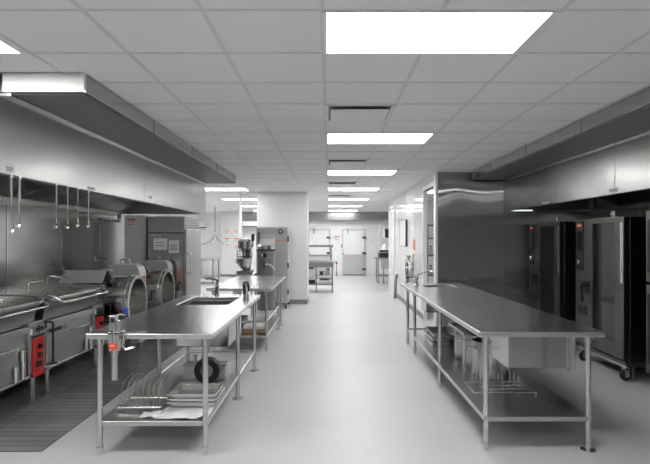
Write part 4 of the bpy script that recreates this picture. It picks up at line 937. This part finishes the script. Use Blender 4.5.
tub(-0.64, -0.42, 15.5, 15.8, 0.27, 0.36, 'black', 'low black tub on the bottom shelf left of the leg')
tub(-0.6, -0.46, 15.6, 15.83, 0.709, 0.76, 'black', 'flat black tub on top of the tall white tub under the prep table')
tub(-0.98, -0.72, 15.5, 15.85, 0.44, 0.66, 'greyplastic', 'grey tub at the far left on the prep table middle rack')
tub(-0.26, 0.0, 15.52, 15.88, 0.379, 0.397, 'black', 'flat black tub on the low pale tub under the prep table')
rh = thing('hanging_brush', 'small grey brush with red band hanging at the prep table end', 'brush', (0.215, 15.5, 0.94))
MB().tube([(0.186, 15.5, 0.915), (0.215, 15.5, 0.93), (0.225, 15.5, 0.9), (0.225, 15.5, 0.55)], 0.014, M['greyplastic'], 10).build('handle', rh)
MB().cyl((0.225, 15.5, 0.86), (0.225, 15.5, 0.91), 0.03, M['red'], 12).build('band', rh); MB().box(0.2, 0.25, 15.47, 15.53, 0.5, 0.62, M['greyplastic']).build('brush_head', rh)
# sign and switch on the far wall
sheet('wall_notice', 'white notice with pink heading between the two cold room doors', 'notice', 0.20, 0.46, 22.794, 1.50, 1.74, None, 'salmon', 2)
sb = thing('alarm_button', 'small red button on a grey box left of the right cold room door', 'button', (0.55, 22.79, 1.27))
MB().box(0.535, 0.575, 22.76, 22.799, 1.22, 1.36, M['grey']).build('button_box', sb); MB().cyl((0.555, 22.74, 1.30), (0.555, 22.76, 1.30), 0.016, M['red'], 12).build('button', sb)

# ------------------------------------------------------------------ far right bench
fb2 = table('far right steel bench beyond the end of the corridor wall', 1.68, 3.4, 18.5, 19.4, [(1.76, 18.6, False), (1.76, 19.3, False), (1.95, 18.6, False), (3.3, 18.6, False), (3.3, 19.3, False)], shelf=(1.72, 3.36, 18.58, 19.34, 0.3), z=0.92, name='far_bench', tm='skillet', sm='dull', lm='dull')
MB().box(1.86, 3.36, 18.56, 18.59, 0.55, 0.87, M['steel']).build('apron', fb2)
m = MB().cyl((1.86, 19.2, 0.921), (1.86, 19.2, 2.25), 0.018, M['frame'], 10); m.cyl((3.2, 19.2, 0.921), (3.2, 19.2, 2.25), 0.018, M['frame'], 10); m.build('upright', fb2)
MB().box(1.84, 3.3, 19.0, 19.35, 2.02, 2.06, M['frame']).build('overshelf', fb2)
tg = thing('toaster_grill', 'dark low grill on the far right bench', 'grill', (2.1, 18.9, 0.92))
MB().box(1.80, 2.5, 18.6, 19.1, 0.94, 1.10, M['darkmetal']).build('grill_body', tg, bevel=0.01); MB().box(1.76, 2.52, 18.57, 19.12, 1.101, 1.13, M['steel']).box(1.85, 2.45, 18.62, 19.08, 1.131, 1.2, M['darkmetal']).build('grill_lid', tg, bevel=0.006)
for xx in (1.84, 2.46):
    for yy in (18.64, 19.06): MB().cyl((xx, yy, 0.921), (xx, yy, 0.94), 0.018, M['rubber'], 10).build('foot', tg)
bp_ = thing('mixing_bowl', 'upturned white bowl on the dark grill at far right', 'bowl', (2.05, 18.85, 1.2))
MB().lathe([(0.17, 0.001), (0.165, 0.03), (0.13, 0.14), (0.07, 0.2), (0.0, 0.205)], (2.05, 18.85, 1.2), M['frame'], n=28).build('bowl_shell', bp_); MB().lathe([(0.06, 0.2), (0.06, 0.225), (0.0, 0.226)], (2.05, 18.85, 1.2), M['frame'], n=20).build('bowl_foot', bp_)
mw = thing('microwave', 'dark fronted box on the far right overshelf posts', 'microwave', (2.3, 19.2, 1.5))
MB().box(2.0, 2.6, 19.02, 19.35, 1.60, 2.019, M['frame']).build('case', mw, bevel=0.01); MB().box(2.05, 2.55, 19.0, 19.019, 1.65, 1.97, M['darkmetal']).build('door', mw)

# ------------------------------------------------------------------ world, camera, view
w = bpy.data.worlds.new('room_world'); S.world = w; w.use_nodes = True
w.node_tree.nodes['Background'].inputs['Color'].default_value = (0.5, 0.5, 0.5, 1)
w.node_tree.nodes['Background'].inputs['Strength'].default_value = 0.1
cd = bpy.data.cameras.new('camera'); cam = bpy.data.objects.new('camera', cd); COL.objects.link(cam)
cam.location = (0, 0, 1.60); cam.rotation_euler = (PI / 2, 0, 0)
cd.sensor_width = 36; cd.lens = 36 * 520 / 650; cd.shift_x = -4 / 650; cd.shift_y = 7 / 650; cd.clip_start = 0.05; cd.clip_end = 100
S.camera = cam
vs = S.view_settings
vs.view_transform = 'Standard'; vs.look = 'None'; vs.gamma = 1.0; vs.use_curve_mapping = False; vs.exposure = 0.0
S.cycles.use_denoising = True
S.cycles.sample_clamp_indirect = 4.0; S.cycles.blur_glossy = 1.0
S.cycles.max_bounces = 10; S.cycles.diffuse_bounces = 6; S.cycles.glossy_bounces = 6
